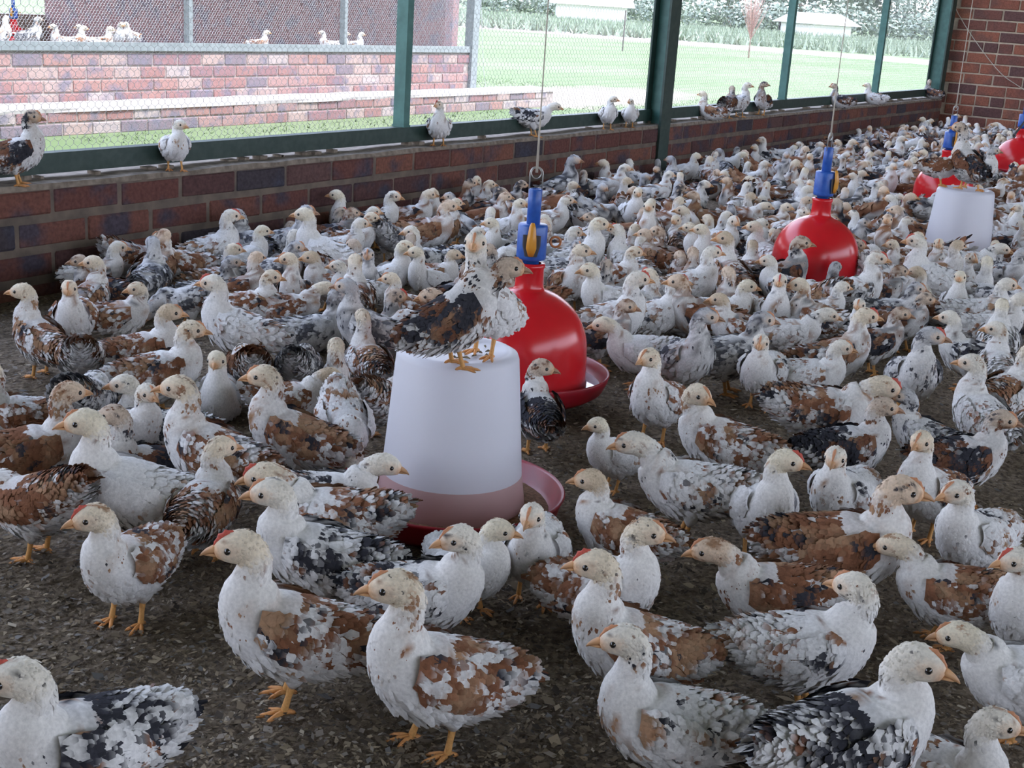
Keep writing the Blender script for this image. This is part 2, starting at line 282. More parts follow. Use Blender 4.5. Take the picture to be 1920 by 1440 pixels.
POSES={ # head centre x,z ; body pitch ; head pitch ; drop
 'A':(.051,.178,16,-4,0), 'S':(.060,.164,8,-6,0), 'L':(.090,.140,-2,-12,0), 'Q':(.058,.176,6,-6,.040),
 'P':(.104,.052,-22,-58,0), 'N':(.050,.150,4,-25,.040), 'T':(.060,.196,26,0,0),'U':(.082,.168,32,-3,0)}
def chick_parts(kind='b', pose='S', yaw=0., seed=1, lod=2, comb=None):
    """returns dict part name -> (MB, material key, smooth); local frame: forward +X, feet on z = 0"""
    rs=np.random.RandomState(seed); hx,hz,bp,hp,drop=POSES[pose]
    yaw=math.radians(max(-150,min(150,yaw))); bpr=math.radians(bp)
    hx+=rs.uniform(-.003,.003); hz+=rs.uniform(-.004,.004)
    fat=rs.uniform(.94,1.07)
    body=np.array([(-.094,.101,.004,.004),(-.084,.099,.019,.017),(-.062,.091,.0325,.030),(-.030,.083,.0410,.0390),(.002,.081,.0445,.0435),(.028,.088,.041,.042),(.047,.104,.031,.034)])
    body[:,2:]*=fat
    c,s_=math.cos(bpr),math.sin(bpr)
    def rot(x,z): x=np.asarray(x,float); z=np.asarray(z,float)-.085; return x*c-z*s_, x*s_+z*c+.085
    bx,bz=rot(body[:,0],body[:,1])
    ctr=[np.array([x,0,z]) for x,z in zip(bx,bz)]; rad=[tuple(r) for r in body[:,2:]]; lat=[np.array([0,1.,0])]*len(ctr)
    fw=np.array([math.cos(yaw)*math.cos(math.radians(hp)),math.sin(yaw)*math.cos(math.radians(hp)),math.sin(math.radians(hp))])
    hl=np.array([-math.sin(yaw),math.cos(yaw),0]); up=np.cross(fw,hl)
    # a turned head swings a little towards its side
    nx,nz=rot(.046,.112)
    H=np.array([hx,0,hz]); back=min(1,abs(yaw)/1.8)
    H[0]-=.016*back; H[1]+=.012*math.sin(yaw)
    nb=np.array([float(nx),0,float(nz)])
    nape=H-fw*.013-up*.013
    if pose in 'P': nape=H-fw*.026+up*.004
    if pose=='L': nape=H-fw*.022-up*.010
    mid=nb*.45+nape*.55+np.array([.003,0,0]); low=nb*.8+nape*.2+np.array([.004,0,.004])
    lm=lambda w:(lambda v:v/np.linalg.norm(v))(np.array([0,1.,0])*(1-w)+hl*w+np.array([1e-3*w,0,0]))
    nr=1.0 if pose!='T' else .9
    ctr+= [low,mid,nape,H-fw*.004+up*.001,H+fw*.008+up*.001,H+fw*.018-up*.001,H+fw*.0245-up*.003]
    rad+= [(.0255*nr,.0275*nr),(.0190*nr,.0198*nr),(.0163,.0168),(.0172,.0178),(.0160,.0165),(.0112,.0120),(.0055,.0065)]
    lat+= [lm(.1),lm(.5),lm(.85),hl,hl,hl,hl]
    ctr=np.array(ctr); rad=np.array(rad); lat=np.array(lat)
    nr_,ns={3:(34,20),2:(26,14),1:(16,9)}[lod]
    t=np.linspace(0,len(ctr)-1,nr_); C=crom(ctr,t); R=np.abs(crom(rad,t)); S=crom(lat,t)
    T=np.gradient(C,axis=0); T/=np.linalg.norm(T,axis=1)[:,None]
    # keep tangents from flipping at the tight bend behind the head
    for _ in range(1): T[1:-1]=(T[:-2]+2*T[1:-1]+T[2:]); T/=np.linalg.norm(T,axis=1)[:,None]
    S=S-T*(S*T).sum(1)[:,None]; S/=np.linalg.norm(S,axis=1)[:,None]; N=np.cross(T,S)  # N points up on the body
    N=np.where((N[:,2]<0)[:,None]&(t<6)[:,None],-N,N)
    a=np.arange(ns)*2*math.pi/ns
    V=(C[:,None]+S[:,None]*(np.cos(a)[None]*R[:,:1])[:,:,None]+N[:,None]*(np.sin(a)[None]*R[:,1:])[:,:,None])
    nhead=7
    def zones(tt, nz_):
        """weights from spine parameter and the upward component of the normal"""
        z=np.zeros((len(tt),5)); hd=np.clip((tt-(nhead+1.6))/.8,0,1); nk=np.clip((tt-5.2)/1.2,0,1)*(1-hd)
        bl=np.clip((-nz_+.05)/.35,0,1)*(1-hd)*(1-nk); tl=np.clip((1.2-tt)/1.,0,1)*(1-bl)
        z[:,3]=hd; z[:,1]=nk; z[:,2]=bl; z[:,4]=tl*(1-hd-nk).clip(0); z[:,0]=(1-z[:,1:].sum(1)).clip(0); return z
    tt=np.repeat(t,ns); nzv=np.tile(np.sin(a),nr_)*np.repeat(np.abs(N[:,2]),ns)+0
    VV=V.reshape(-1,3)
    def face_mix(p, col):
        """bare, warm coloured skin round the eye and at the beak base"""
        e=H+fw*.012+up*.003; q_=p-e; dl=(q_@fw)**2/(.012**2)+(q_@up)**2/(.009**2); side=np.abs(q_@hl)
        w=(np.clip(1.3-dl,0,1)*(side>.006)*(.75 if kind!='y' else .4))[:,None]
        b_=np.linalg.norm(p-(H+fw*.024-up*.003),axis=1); w2=np.clip(1-(b_-.006)/.009,0,1)[:,None]*.8
        col=col*(1-w)+FACE*w; return col*(1-w2)+np.array([.74,.40,.20])*w2
    zb=zones(tt,nzv); col=face_mix(VV,paint(VV,zb,kind,seed)); pale=face_mix(VV,paint(VV,zb,'y',seed)); pw=(0,0,.3,.75)[lod]*(1-zb[:,3:4]); col=col*(1-pw)+pale*pw
    mb=MB(); i=np.arange(nr_-1)[:,None]*ns; j=np.arange(ns)[None]; k=(j+1)%ns
    mb.add(np.vstack([VV,C[:1],C[-1:]]),q=np.stack([i+j,i+ns+j,i+ns+k,i+k],-1).reshape(-1,4),
           t=[(nr_*ns,jj,(jj+1)%ns) for jj in range(ns)]+[(nr_*ns+1,(nr_-1)*ns+(jj+1)%ns,(nr_-1)*ns+jj) for jj in range(ns)],
           c=np.vstack([col,col[:1],col[-1:]]))
    # feathered thighs
    stand=drop==0
    legx=rs.uniform(-.012,.012)
    if stand:
        for sd in (-1,1):
            P=[(-.008,sd*.022,.075),(-.006+legx*sd*.5,sd*.023,.056),(-.004+legx*sd*.7,sd*.021,.040),(-.003+legx*sd*.8,sd*.020,.032)]
            P=np.array(P); nn=8 if lod>1 else 6
            mb.tube(P,[.021,.0175,.010,.0045],n=nn,c=WHITE*.93,side=(0,1,0))
    # feathers
    nf={3:2500,2:620,1:70}[lod]
    du=rs.rand(nf*3)*(len(ctr)-1.9)+.3; area=np.abs(crom(rad,du))[:,0]; keep=rs.rand(nf*3)<(area/.045)**.8*.9+.12
    du=du[keep][:nf]; n_=len(du); an=rs.rand(n_)*2*math.pi
    it=lambda A:np.stack([np.interp(du,t,A[:,m]) for m in range(A.shape[1])],1)
    cC,cR,cT,cS,cN=it(C),it(R),it(T),it(S),it(N)
    pos=cC+cS*(np.cos(an)*cR[:,0])[:,None]+cN*(np.sin(an)*cR[:,1])[:,None]
    nor=cS*(np.cos(an)/np.maximum(cR[:,0],1e-4))[:,None]+cN*(np.sin(an)/np.maximum(cR[:,1],1e-4))[:,None]; nor/=np.linalg.norm(nor,axis=1)[:,None]
    zz=zones(du,np.sin(an)*np.abs(cN[:,2]))
    flow=-cT+rs.normal(0,.22,(n_,3)); flow-=nor*(flow*nor).sum(1)[:,None]; flow/=np.linalg.norm(flow,axis=1)[:,None]
    L=zz@np.array([.0145,.0100,.0165,.0052,.017])*rs.uniform(.75,1.3,n_); L*={3:1,2:1.25,1:1.9}[lod]
    W=L*(zz@np.array([.31,.25,.27,.34,.33])); lift=(zz@np.array([.09,.12,.20,.10,.09]))*rs.uniform(.3,1.8,n_)
    sidev=np.cross(nor,flow)
    face_d=np.linalg.norm(pos-(H+fw*.018),axis=1); ok=(face_d>.0135); 
    fcol=face_mix(pos,paint(pos,zz,kind,seed)); fcol*=rs.uniform(.90,1.06,(n_,1))
    d2=flow+nor*lift[:,None]
    r0=pos-nor*.0012; m1=pos+d2*(L*.55)[:,None]; ti=pos+d2*(L)[:,None]-nor*(L*.06)[:,None]
    def sel(x): return x[ok]
    r0,m1,ti,sv,Wk,Lk,nk_,fc=map(sel,(r0,m1,ti,sidev,W,L,nor,fcol))
    A=np.stack([r0, m1+sv*Wk[:,None]-nk_*(Wk*.25)[:,None], ti+sv*(Wk*.35)[:,None], ti-sv*(Wk*.4)[:,None], m1-sv*Wk[:,None]-nk_*(Wk*.25)[:,None], m1+nk_*.0006],1)
    nn=len(r0); b=np.arange(nn)[:,None]*6
    tri=np.concatenate([b+[0,5,1],b+[1,5,2],b+[2,5,3],b+[3,5,4],b+[4,5,0]],0)
    zk=zz[ok]; ft=face_mix(ti,paint(ti,zk,kind,seed)); mixf=rs.uniform(.1,.9,(nn,1)); tipc=(fc*(1-mixf)+ft*mixf)*rs.uniform(.94,1.1,(nn,1))
    fc6=np.repeat(fc,6,0).reshape(-1,6,3); fc6[:,0]*=.93; fc6[:,2]=tipc; fc6[:,3]=tipc; fc6=np.clip(fc6,0,1).reshape(-1,3)
    mb.add(A.reshape(-1,3),t=tri,c=fc6)
    parts={'body':(mb,'plumage',True)}
    # long feathers (wing, tail)
    def quill(m_,root,d,sv_,L_,W_,c0,c1,droop=.0):
        nv=np.cross(d,sv_); vs=[];cs=[]
        for f,w in ((0,.35),(.35,.95),(.75,1.),(1.,.35)):
            cc=c0*(1-f)+c1*f; p_=root+d*L_*f-np.array([0,0,1])*droop*f*f
            vs+=[p_+sv_*W_*w-nv*.0008,p_+nv*.0010,p_-sv_*W_*w-nv*.0008]; cs+=[cc*.9,cc*.72,cc*.97]
        fq=[]
        for r_ in range(3):
            for h_ in range(2): o_=r_*3+h_; fq.append((o_,o_+3,o_+4,o_+1))
        m_.add(vs,q=fq,c=np.array(cs))
    K=KINDS[kind]
    lighter=lambda q_:q_*.55+WHITE*.45
    droopw=rs.uniform(-.004,.006)
    def wing(sd):
        w=MB(); nu,nv_={3:(14,9),2:(9,6),1:(6,4)}[lod]
        u=np.linspace(0,1,nu)[:,None]*np.ones((1,nv_)); v=np.linspace(-1,1,nv_)[None]*np.ones((nu,1))
        def surf(u,v,out=0.):
            x=.040-.122*u; zc=.100-.022*u-droopw*u; hw=.029*np.sin(np.pi*np.clip(u*.80+.13,0,1))**.7*(1-.45*u)
            z=zc+v*hw; g=np.interp(-x,[-.047,-.028,0,.03,.06,.09],[.031,.041,.0445,.0400,.0285,.012])*fat
            y=g*np.sqrt(np.clip(1-((z-.085)/(.052))**2,.05,1))+.0035+.004*(1-v*v)+out
            X,Z=rot(x,z); return np.stack([X,sd*y,Z],-1)
        Pw=surf(u,v).reshape(-1,3); z5=np.zeros((len(Pw),5)); z5[:,0]=1
        i=np.arange(nu-1)[:,None]*nv_; j=np.arange(nv_-1)[None]
        w.add(Pw,q=np.stack([i+j,i+j+1,i+nv_+j+1,i+nv_+j],-1).reshape(-1,4) if sd>0 else np.stack([i+j,i+nv_+j,i+nv_+j+1,i+j+1],-1).reshape(-1,4),c=paint(Pw,z5,kind,seed+5))
        nq={3:11,2:8,1:4}[lod]
        one=np.zeros((1,5)); one[0,0]=1
        for q_ in range(nq):
            f=q_/(nq-1); uu=.42+.30*f; vv=-.80+1.25*(1-f)*.9
            p0=surf(np.array([uu]),np.array([vv]),.001+.0012*(1-f)).reshape(3); p1=surf(np.array([min(1,uu+.30)]),np.array([vv*.55-.05]),.001).reshape(3)
            d=p1-p0; d/=np.linalg.norm(d); sv_=np.cross(d,np.array([0,sd,0])); sv_/=np.linalg.norm(sv_)
            cc=paint(p0[None],one,kind,seed+q_*3)[0]
            if K['back']>.5 and rs.rand()<.75: cc=(BLACK if K['blk']>.6 else BROWN*rs.uniform(.7,1.5))*1.
            quill(w,p0,d,sv_,.052*rs.uniform(.9,1.1),.0052,cc,cc*.85 if rs.rand()<.6 else lighter(cc))
        nc={3:330,2:100,1:14}[lod]
        uu=rs.rand(nc)*.72+.0; vv=rs.uniform(-.95,1.0,nc); p0=surf(uu,vv,.001); p1=surf(uu+.06,vv,.001); p2=surf(uu,np.clip(vv+.1,-1,1.1),.001)
        d=p1-p0; d/=np.linalg.norm(d,axis=1)[:,None]; sv=p2-p0; sv/=np.linalg.norm(sv,axis=1)[:,None]+1e-9
        nn_=np.cross(sv,d); nn_*=np.sign(nn_[:,1]*sd)[:,None]
        z5=np.zeros((nc,5)); z5[:,0]=1; cc=paint(p0,z5,kind,seed+5)*rs.uniform(.88,1.08,(nc,1))
        Lc=rs.uniform(.010,.018,nc)*{3:1,2:1.2,1:1.7}[lod]; d2=d+nn_*rs.uniform(.01,.10,(nc,1))+sv*rs.normal(0,.13,(nc,1))
        Wc=Lc*.31; m1=p0+d2*(Lc*.6)[:,None]; ti=p0+d2*Lc[:,None]
        A=np.stack([p0-nn_*.001,m1+sv*Wc[:,None],ti+sv*(Wc*.4)[:,None],ti-sv*(Wc*.4)[:,None],m1-sv*Wc[:,None],m1+nn_*.0008],1)
        b=np.arange(nc)[:,None]*6; tri=np.concatenate([b+[0,5,1],b+[1,5,2],b+[2,5,3],b+[3,5,4],b+[4,5,0]],0)
        ct=paint(ti,z5,kind,seed+5); c6=np.repeat(cc,6,0).reshape(-1,6,3); mf=rs.uniform(.1,.9,(nc,1)); c6[:,2]=cc*(1-mf)+ct*mf; c6[:,3]=c6[:,2]; c6[:,0]*=.9
        w.add(A.reshape(-1,3),t=tri,c=np.clip(c6,0,1).reshape(-1,3)); return w
    parts['wing']=[(wing(sd),'plumage',True) for sd in (1,-1)]
    tl=MB(); nt={3:9,2:6,1:4}[lod]; tu=rs.uniform(-.15,.22); X0,Z0=rot(-.070,.101)
    z5=np.zeros((1,5)); z5[0,4]=1
    for q_ in range(nt):
        f=q_/(nt-1)*2-1; ya=f*.28; d=np.array([-math.cos(ya)*math.cos(tu+bpr*-0),math.sin(ya),math.sin(tu)-s_*.8]); d/=np.linalg.norm(d)
        sv_=np.cross(d,[0,0,1.]); sv_/=np.linalg.norm(sv_); sv_=sv_*.8+np.array([0,0,1])*(-f*.5)
        p0=np.array([float(X0),f*.006,float(Z0)+.002*(1-abs(f))]); cc=paint(p0[None]+q_*.01,z5,kind,seed+q_)[0]
        quill(tl,p0,d,sv_,.050*rs.uniform(.85,1.1)*(1-.15*abs(f)),.0062,cc,cc*.85)
    parts['tail']=(tl,'plumage',True)
    # beak, comb, eyes
    bk=MB(); b0=H+fw*.0215-up*.002
    nbk={3:9,2:7,1:5}[lod]
    hornc=np.array([.66,.36,.18])*rs.uniform(.8,1.1) if kind not in 'dg' else np.array([.42,.24,.15])
    f_=np.array([0,.3,.6,.85,1.])[:,None]; P=b0+fw*.0185*f_+up*(.0035-.0065*f_**2.2)
    bk.tube(P,np.array([(.0056,.0048),(.0046,.0040),(.0031,.0030),(.0015,.0018),(.0004,.0005)]),n=nbk,c=hornc*(1.1-.5*f_),side=hl)
    f_=np.array([0,.5,1.])[:,None]; P=b0-up*.0028+fw*(.0145*f_)+up*.0005*f_
    bk.tube(P,np.array([(.0046,.0026),(.0032,.0019),(.0006,.0006)]),n=nbk,c=hornc*np.array([.95,1.0,1.0]),side=hl)
    parts['beak']=(bk,'horn',True)
    comb=rs.choice([0,1,1,2]) if comb is None else comb
    if comb and lod>1:
        cb=MB(); m=9; ff=np.linspace(0,1,m); hgt=(.0010+.0009*comb)*(np.sin(ff*math.pi)**.6)*(1+.3*np.sin(ff*22)); ww=.0022*np.sin(ff*math.pi*.9+.15)+.0004
        path=(H+fw*.0255+up*.0035)[None]*(1-ff)[:,None]+(H+fw*.004+up*.0165)[None]*ff[:,None]+up*(.0045*np.sin(ff*math.pi))[:,None]
        rd=np.array([.55,.10,.07]) if comb==2 else np.array([.60,.27,.14])
        cb.tube(path+up*(hgt*.4)[:,None],np.stack([ww,hgt+.0012],1),n=8,c=rd,side=hl); parts['comb']=(cb,'skin',True)
    eyes=[]
    for sd in (1,-1):
        e=MB(); o=H+fw*.0115+up*.0030+hl*sd*.0131; e.sphere(o,.0039 if lod>1 else .0042,n=8 if lod>1 else 6,m=6 if lod>1 else 4,c=(.012,.009,.008)); eyes.append((e,'eye',True))
    parts['eye']=eyes
    # legs
    if stand and not (lod==1 and False):
        legs=[]; lc=np.array([.70,.36,.12])*rs.uniform(.85,1.1)
        for sd in (1,-1):
            g=MB(); lx=legx*sd; nn={3:8,2:6,1:4}[lod]
            hk=np.array([-.003+lx*.8,sd*.020,.036]); ft=np.array([.004+lx,sd*.021,.0055]); 
            g.tube([hk+(-.001,0,.008),hk,hk*.5+ft*.5,ft+(0,0,.002),ft-(0,0,.001)],[.0042,.0044,.0034,.0040,.0036],n=nn,c=lc,side=(0,1,0))
            for ang,l_ in ((-.60,.023),(0,.029),(.60,.024),(math.pi+.15*sd,.012)):
                d=np.array([math.cos(ang),math.sin(ang)+sd*.08,0]); q0=ft+(0,0,-.0015)
                g.tube([q0,q0+d*l_*.4+(0,0,.0003),q0+d*l_*.82-(0,0,.0018),q0+d*l_-(0,0,.003)],[.0034,.0029,.0023,.0008],n=max(4,nn-2),c=np.array([lc*1.0,lc*[1,.9,.9],lc*[1,.85,.85],lc*.55]))
            legs.append((g,'skin',True))
        parts['leg']=legs
    if drop:
        for k_ in list(parts):
            for it_ in (parts[k_] if isinstance(parts[k_],list) else [parts[k_]]):
                it_[0].v=[x-np.array([0,0,drop]) for x in it_[0].v]
    return parts
def make_chick(name, loc, rz, sc, parts, lod=2):
    """one bird: Empty at its feet, one mesh per part"""
    r=empty(name,loc,rz); r.scale=(sc,sc,sc)
    b=None
    for k_ in ('body','wing','tail','beak','comb','eye','leg'):
        if k_ not in parts: continue
        pl=parts[k_] if isinstance(parts[k_],list) else [parts[k_]]
        for m_,mt,sm in pl: m_.build(k_,MAT[mt],r,sm)
    return r
def dup(root, loc, rz, sc):
    r=root.copy(); COL.objects.link(r); r.location=loc; r.rotation_euler=(0,0,rz); r.scale=(sc,sc,sc)
    for ch in root.children:
        c_=ch.copy(); COL.objects.link(c_); c_.parent=r
    return r
# ---------------------------------------------------------------- the setting
BW,BH,BD,BJ=.222,.073,.106,.012      # brick and joint
def brick_mesh(name,mat,lx=BW,ly=BD,lz=BH,ch=.0035,seed=0):
    """a chamfered box with slightly uneven faces"""
    rs=np.random.RandomState(seed); b=MB(); x,y,z=lx/2,ly/2,lz/2; v=[];ix={}
    for i,a in enumerate([(sx,sy,sz) for sx in(-1,1) for sy in(-1,1) for sz in(-1,1)]):
        for ax in range(3):
            p_=[a[0]*x,a[1]*y,a[2]*z]
            for k in range(3):
                if k!=ax: p_[k]-=a[k]*ch
            ix[(a,ax)]=len(v); v.append(np.array(p_)+rs.uniform(-.0009,.0009,3))
    q=[];t=[]
    for ax in range(3):
        o=[k for k in range(3) if k!=ax]
        for s in(-1,1):
            c=[]
            for (p1,p2) in((-1,-1),(1,-1),(1,1),(-1,1)):
                a=[0,0,0]; a[ax]=s;a[o[0]]=p1;a[o[1]]=p2; c.append(ix[(tuple(a),ax)])
            if (s>0)==(ax==1): c=c[::-1]
            q.append(c)
        for p1 in(-1,1):
            for p2 in(-1,1):
                a=[0,0,0];b_=[0,0,0]; a[ax]=-1;b_[ax]=1
                for A in(a,b_): A[o[0]]=p1;A[o[1]]=p2
                a,b_=tuple(a),tuple(b_); q.append((ix[(a,o[0])],ix[(b_,o[0])],ix[(b_,o[1])],ix[(a,o[1])]))
    for a in [(sx,sy,sz) for sx in(-1,1) for sy in(-1,1) for sz in(-1,1)]: t.append((ix[(a,0)],ix[(a,1)],ix[(a,2)]))
    b.add(v,q=q,t=t); me=b.mesh(name,mat)
    bm=bmesh.new(); bm.from_mesh(me); bmesh.ops.recalc_face_normals(bm,faces=bm.faces); bm.to_mesh(me); bm.free(); return me
import bmesh
def brick_set(matname): return [brick_mesh('brick',MAT[matname],seed=s) for s in range(4)], [brick_mesh('brick',MAT[matname],lx=BD,seed=s+9) for s in range(3)]
def course(parent,meshes,p0,axis,n0,n1,z,off,rs,half=False,skip=None):
    """one course of bricks; axis 0 runs along X, 1 along Y"""
    step=(BD if half else BW)+BJ
    for i in range(n0,n1):
        a=off+i*step+step/2
        if skip and skip(a): continue
        o=bpy.data.objects.new('brick',meshes[rs.randint(len(meshes))]); COL.objects.link(o); o.parent=parent
        j=rs.uniform(-.0025,.0025,3)
        o.location=(a+j[0],p0+j[1],z+j[2]*.6) if axis==0 else (p0+j[0],a+j[1],z+j[2]*.6)
        o.rotation_euler=(0,rs.uniform(-.006,.006) if axis==0 else 0,(0 if axis==0 else math.pi/2)+rs.uniform(-.006,.006))
rs=np.random.RandomState(3)
DW=2.93; XE=11.30; ZT=.305; RISE=BH+BJ
# litter floor
fl=MB(); n=120; xs=np.linspace(-3.2,XE,n); ys=np.linspace(-4.1,DW+.02,70); gx,gy=np.meshgrid(xs,ys,indexing='ij')
P=np.stack([gx,gy,0*gx],-1).reshape(-1,3); P[:,2]=(vnoise(np.stack([P[:,0],P[:,1],0*P[:,0]],1)+5,3.,np.array([1.,2,3]))-.5)*.012-.003
i=np.arange(n-1)[:,None]*70; j=np.arange(69)[None]; fl.add(P,q=np.stack([i+j,i+70+j,i+71+j,i+j+1],-1).reshape(-1,4))
tag(fl.build('floor',MAT['litter'],smooth=True),kind='structure')
# litter chips and shavings, too many to count
ch=MB(); rs=np.random.RandomState(12); N_=150000
u=rs.rand(N_); tt_=.95+u**1.5*3.6; az=HEAD+rs.uniform(-.50,.50,N_)
px=tt_*np.cos(az)*1.02; py=tt_*np.sin(az)*1.02
ok=(py<DW-.03)&(px<XE-.1); px,py=px[ok],py[ok]; N_=len(px)
L_=rs.gamma(1.8,.00125,N_)+.0016; L_=np.minimum(L_,.015); W_=L_*rs.uniform(.25,.8,N_); a=rs.rand(N_)*6.283; tl=rs.uniform(-.5,.5,(N_,2))
d=np.stack([np.cos(a),np.sin(a),tl[:,0]*.7],1); e=np.stack([-np.sin(a),np.cos(a),tl[:,1]*.7],1)
c0=np.stack([px,py,.002+rs.rand(N_)*.004+L_*.15],1)
V=np.stack([c0-d*L_[:,None],c0+e*W_[:,None]-d*(L_*rs.uniform(-.3,.4,N_))[:,None],c0+d*L_[:,None],c0-e*W_[:,None]+d*(L_*rs.uniform(-.3,.4,N_))[:,None]],1)
pal=np.array([(.13,.10,.07),(.20,.155,.105),(.30,.24,.165),(.07,.056,.044),(.25,.215,.18),(.42,.36,.28),(.17,.16,.15)]); pk=pal[rs.choice(7,N_,p=[.25,.25,.14,.18,.10,.03,.05])]*rs.uniform(.7,1.2,(N_,1))
b=np.arange(N_)[:,None]*4; ch.add(V.reshape(-1,3),t=np.concatenate([b+[0,1,2],b+[0,2,3]],0),c=np.repeat(pk,4,0))
tag(ch.build('wood_shavings',MAT['chips']),'loose grey brown wood shavings and droppings covering the floor','litter',kind='stuff')
# low brick wall on the left
wl=empty('wall_left'); wl['kind']='structure'
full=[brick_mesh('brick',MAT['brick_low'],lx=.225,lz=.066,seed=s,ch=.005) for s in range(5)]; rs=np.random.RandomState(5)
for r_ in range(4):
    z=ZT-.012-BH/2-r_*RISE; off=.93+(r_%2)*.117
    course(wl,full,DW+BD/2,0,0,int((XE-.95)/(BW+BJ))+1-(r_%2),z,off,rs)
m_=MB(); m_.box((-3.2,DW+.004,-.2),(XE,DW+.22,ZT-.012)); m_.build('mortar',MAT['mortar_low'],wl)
m_=MB()  # mortar crust along the top edge, uneven
nx=150; xs=np.linspace(-3.2,XE,nx); top=ZT+rs.uniform(-.003,.003,nx); yf=DW-.002+rs.uniform(-.004,.006,nx)
V=[]; 
for a_,b_,c_ in zip(xs,top,yf): V+=[(a_,c_,ZT-.014),(a_,c_+.003,b_),(a_,DW+.10,b_+.001),(a_,DW+.225,ZT-.004),(a_,DW+.225,ZT-.014)]
q=[(k*5+j_,k*5+j_+1,(k+1)*5+j_+1,(k+1)*5+j_) for k in range(nx-1) for j_ in range(4)]
m_.add(V,q=q); m_.build('mortar_cap',MAT['crust'],wl)
m_=MB()
for r_ in range(4):
    z=ZT-.012-BH/2-r_*RISE
    for k in range(17): a_=-3.15+k*(BW+BJ)+(r_%2)*.117; m_.box((a_,DW,z-BH/2),(a_+BW,DW+BD,z+BH/2))
tag(m_.build('brick',MAT['brick_low'],wl),kind='stuff')
# end wall on the right
we=empty('wall_back'); we['kind']='structure'
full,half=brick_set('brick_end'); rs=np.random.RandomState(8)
YC=DW+.09
nrow=int(2.55/RISE)+1; far=MB()
for r_ in range(nrow):
    z=.0+.018+BH/2+(r_-1)*RISE; hd=(r_%5==4); step=(BD if hd else BW)+BJ; off=YC-30*step-(0 if hd else (r_%2)*.117)
    for i in range(-60 if hd else -10,30 if not hd else 30):
        a_=off+i*step
        if a_+step>YC+.001 or a_<-4.1: continue
        if a_>1.45 and 0<=r_<18:
            o=bpy.data.objects.new('brick',(half if hd else full)[rs.randint(3)]); COL.objects.link(o); o.parent=we
            j_=rs.uniform(-.002,.002,3); o.location=(XE+BD/2+j_[0],a_+step/2+j_[1],z+j_[2]*.6); o.rotation_euler=(0,0,math.pi/2+rs.uniform(-.005,.005))
        else: far.box((XE,a_+BJ/2,z-BH/2),(XE+BD,a_+step-BJ/2,z+BH/2))
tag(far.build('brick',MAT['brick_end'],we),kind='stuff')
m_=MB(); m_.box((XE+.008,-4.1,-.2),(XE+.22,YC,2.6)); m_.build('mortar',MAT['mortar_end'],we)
# far side of the house (out of the picture): low wall, posts, and the wall behind the camera
m_=MB(); m_.box((-3.2,-4.32,-.2),(XE+.2,-4.1,.85)); tag(m_.build('wall_right',MAT['mortar_low']),kind='structure')  # unseen wall, height set to cut the light from this side
m_=MB(); m_.box((-3.42,-4.32,-.2),(-3.2,DW+.22,2.6)); tag(m_.build('wall_front',MAT['mortar_end']),kind='structure')
m_=MB(); m_.box((-3.8,-4.75,2.60),(XE+.5,DW+.55,2.64)); tag(m_.build('ceiling',MAT['roof_steel']),kind='structure')
# window opening: rail, mullions, netting
SY=DW+.085
wo=empty('window_1',(0,0,0)); wo['kind']='structure'
m_=MB(); m_.box((-3.2,SY-.020,ZT+.016),(XE,SY+.020,ZT+.072)); m_.box((-3.2,SY-.020,2.54),(XE,SY+.020,2.60)); m_.build('rail',MAT['green_rail'],wo)
rs=np.random.RandomState(2); m_=MB()
for k in range(60):
    a_=rs.uniform(1.5,XE-.1); l_=rs.uniform(.01,.05); m_.box((a_,SY-.02,ZT-.002),(a_+l_,SY+.015,ZT+rs.uniform(.006,.017)))
tag(m_.build('rubble',MAT['crust'],wo),kind='stuff')
for (x_,y_,wd,dp) in ((752,238,.036,.05),(1466,190,.036,.045),(1639,180,.036,.045)):
    X_,_z=onY(x_,y_,SY); m_=MB(); m_.box((X_-wd/2,SY-dp/2,ZT+.072),(X_+wd/2,SY+dp/2,2.54)); m_.box((X_-wd/2-.002,SY-dp/2-.003,ZT+.072),(X_+wd/2+.002,SY+dp/2+.003,ZT+.080)); m_.build('mullion',MAT['teal_paint'],wo)
for X_ in (1.6,-.9): m_=MB(); m_.box((X_-.018,SY-.025,ZT+.072),(X_+.018,SY+.025,2.54)); m_.build('mullion',MAT['teal_paint'],wo)
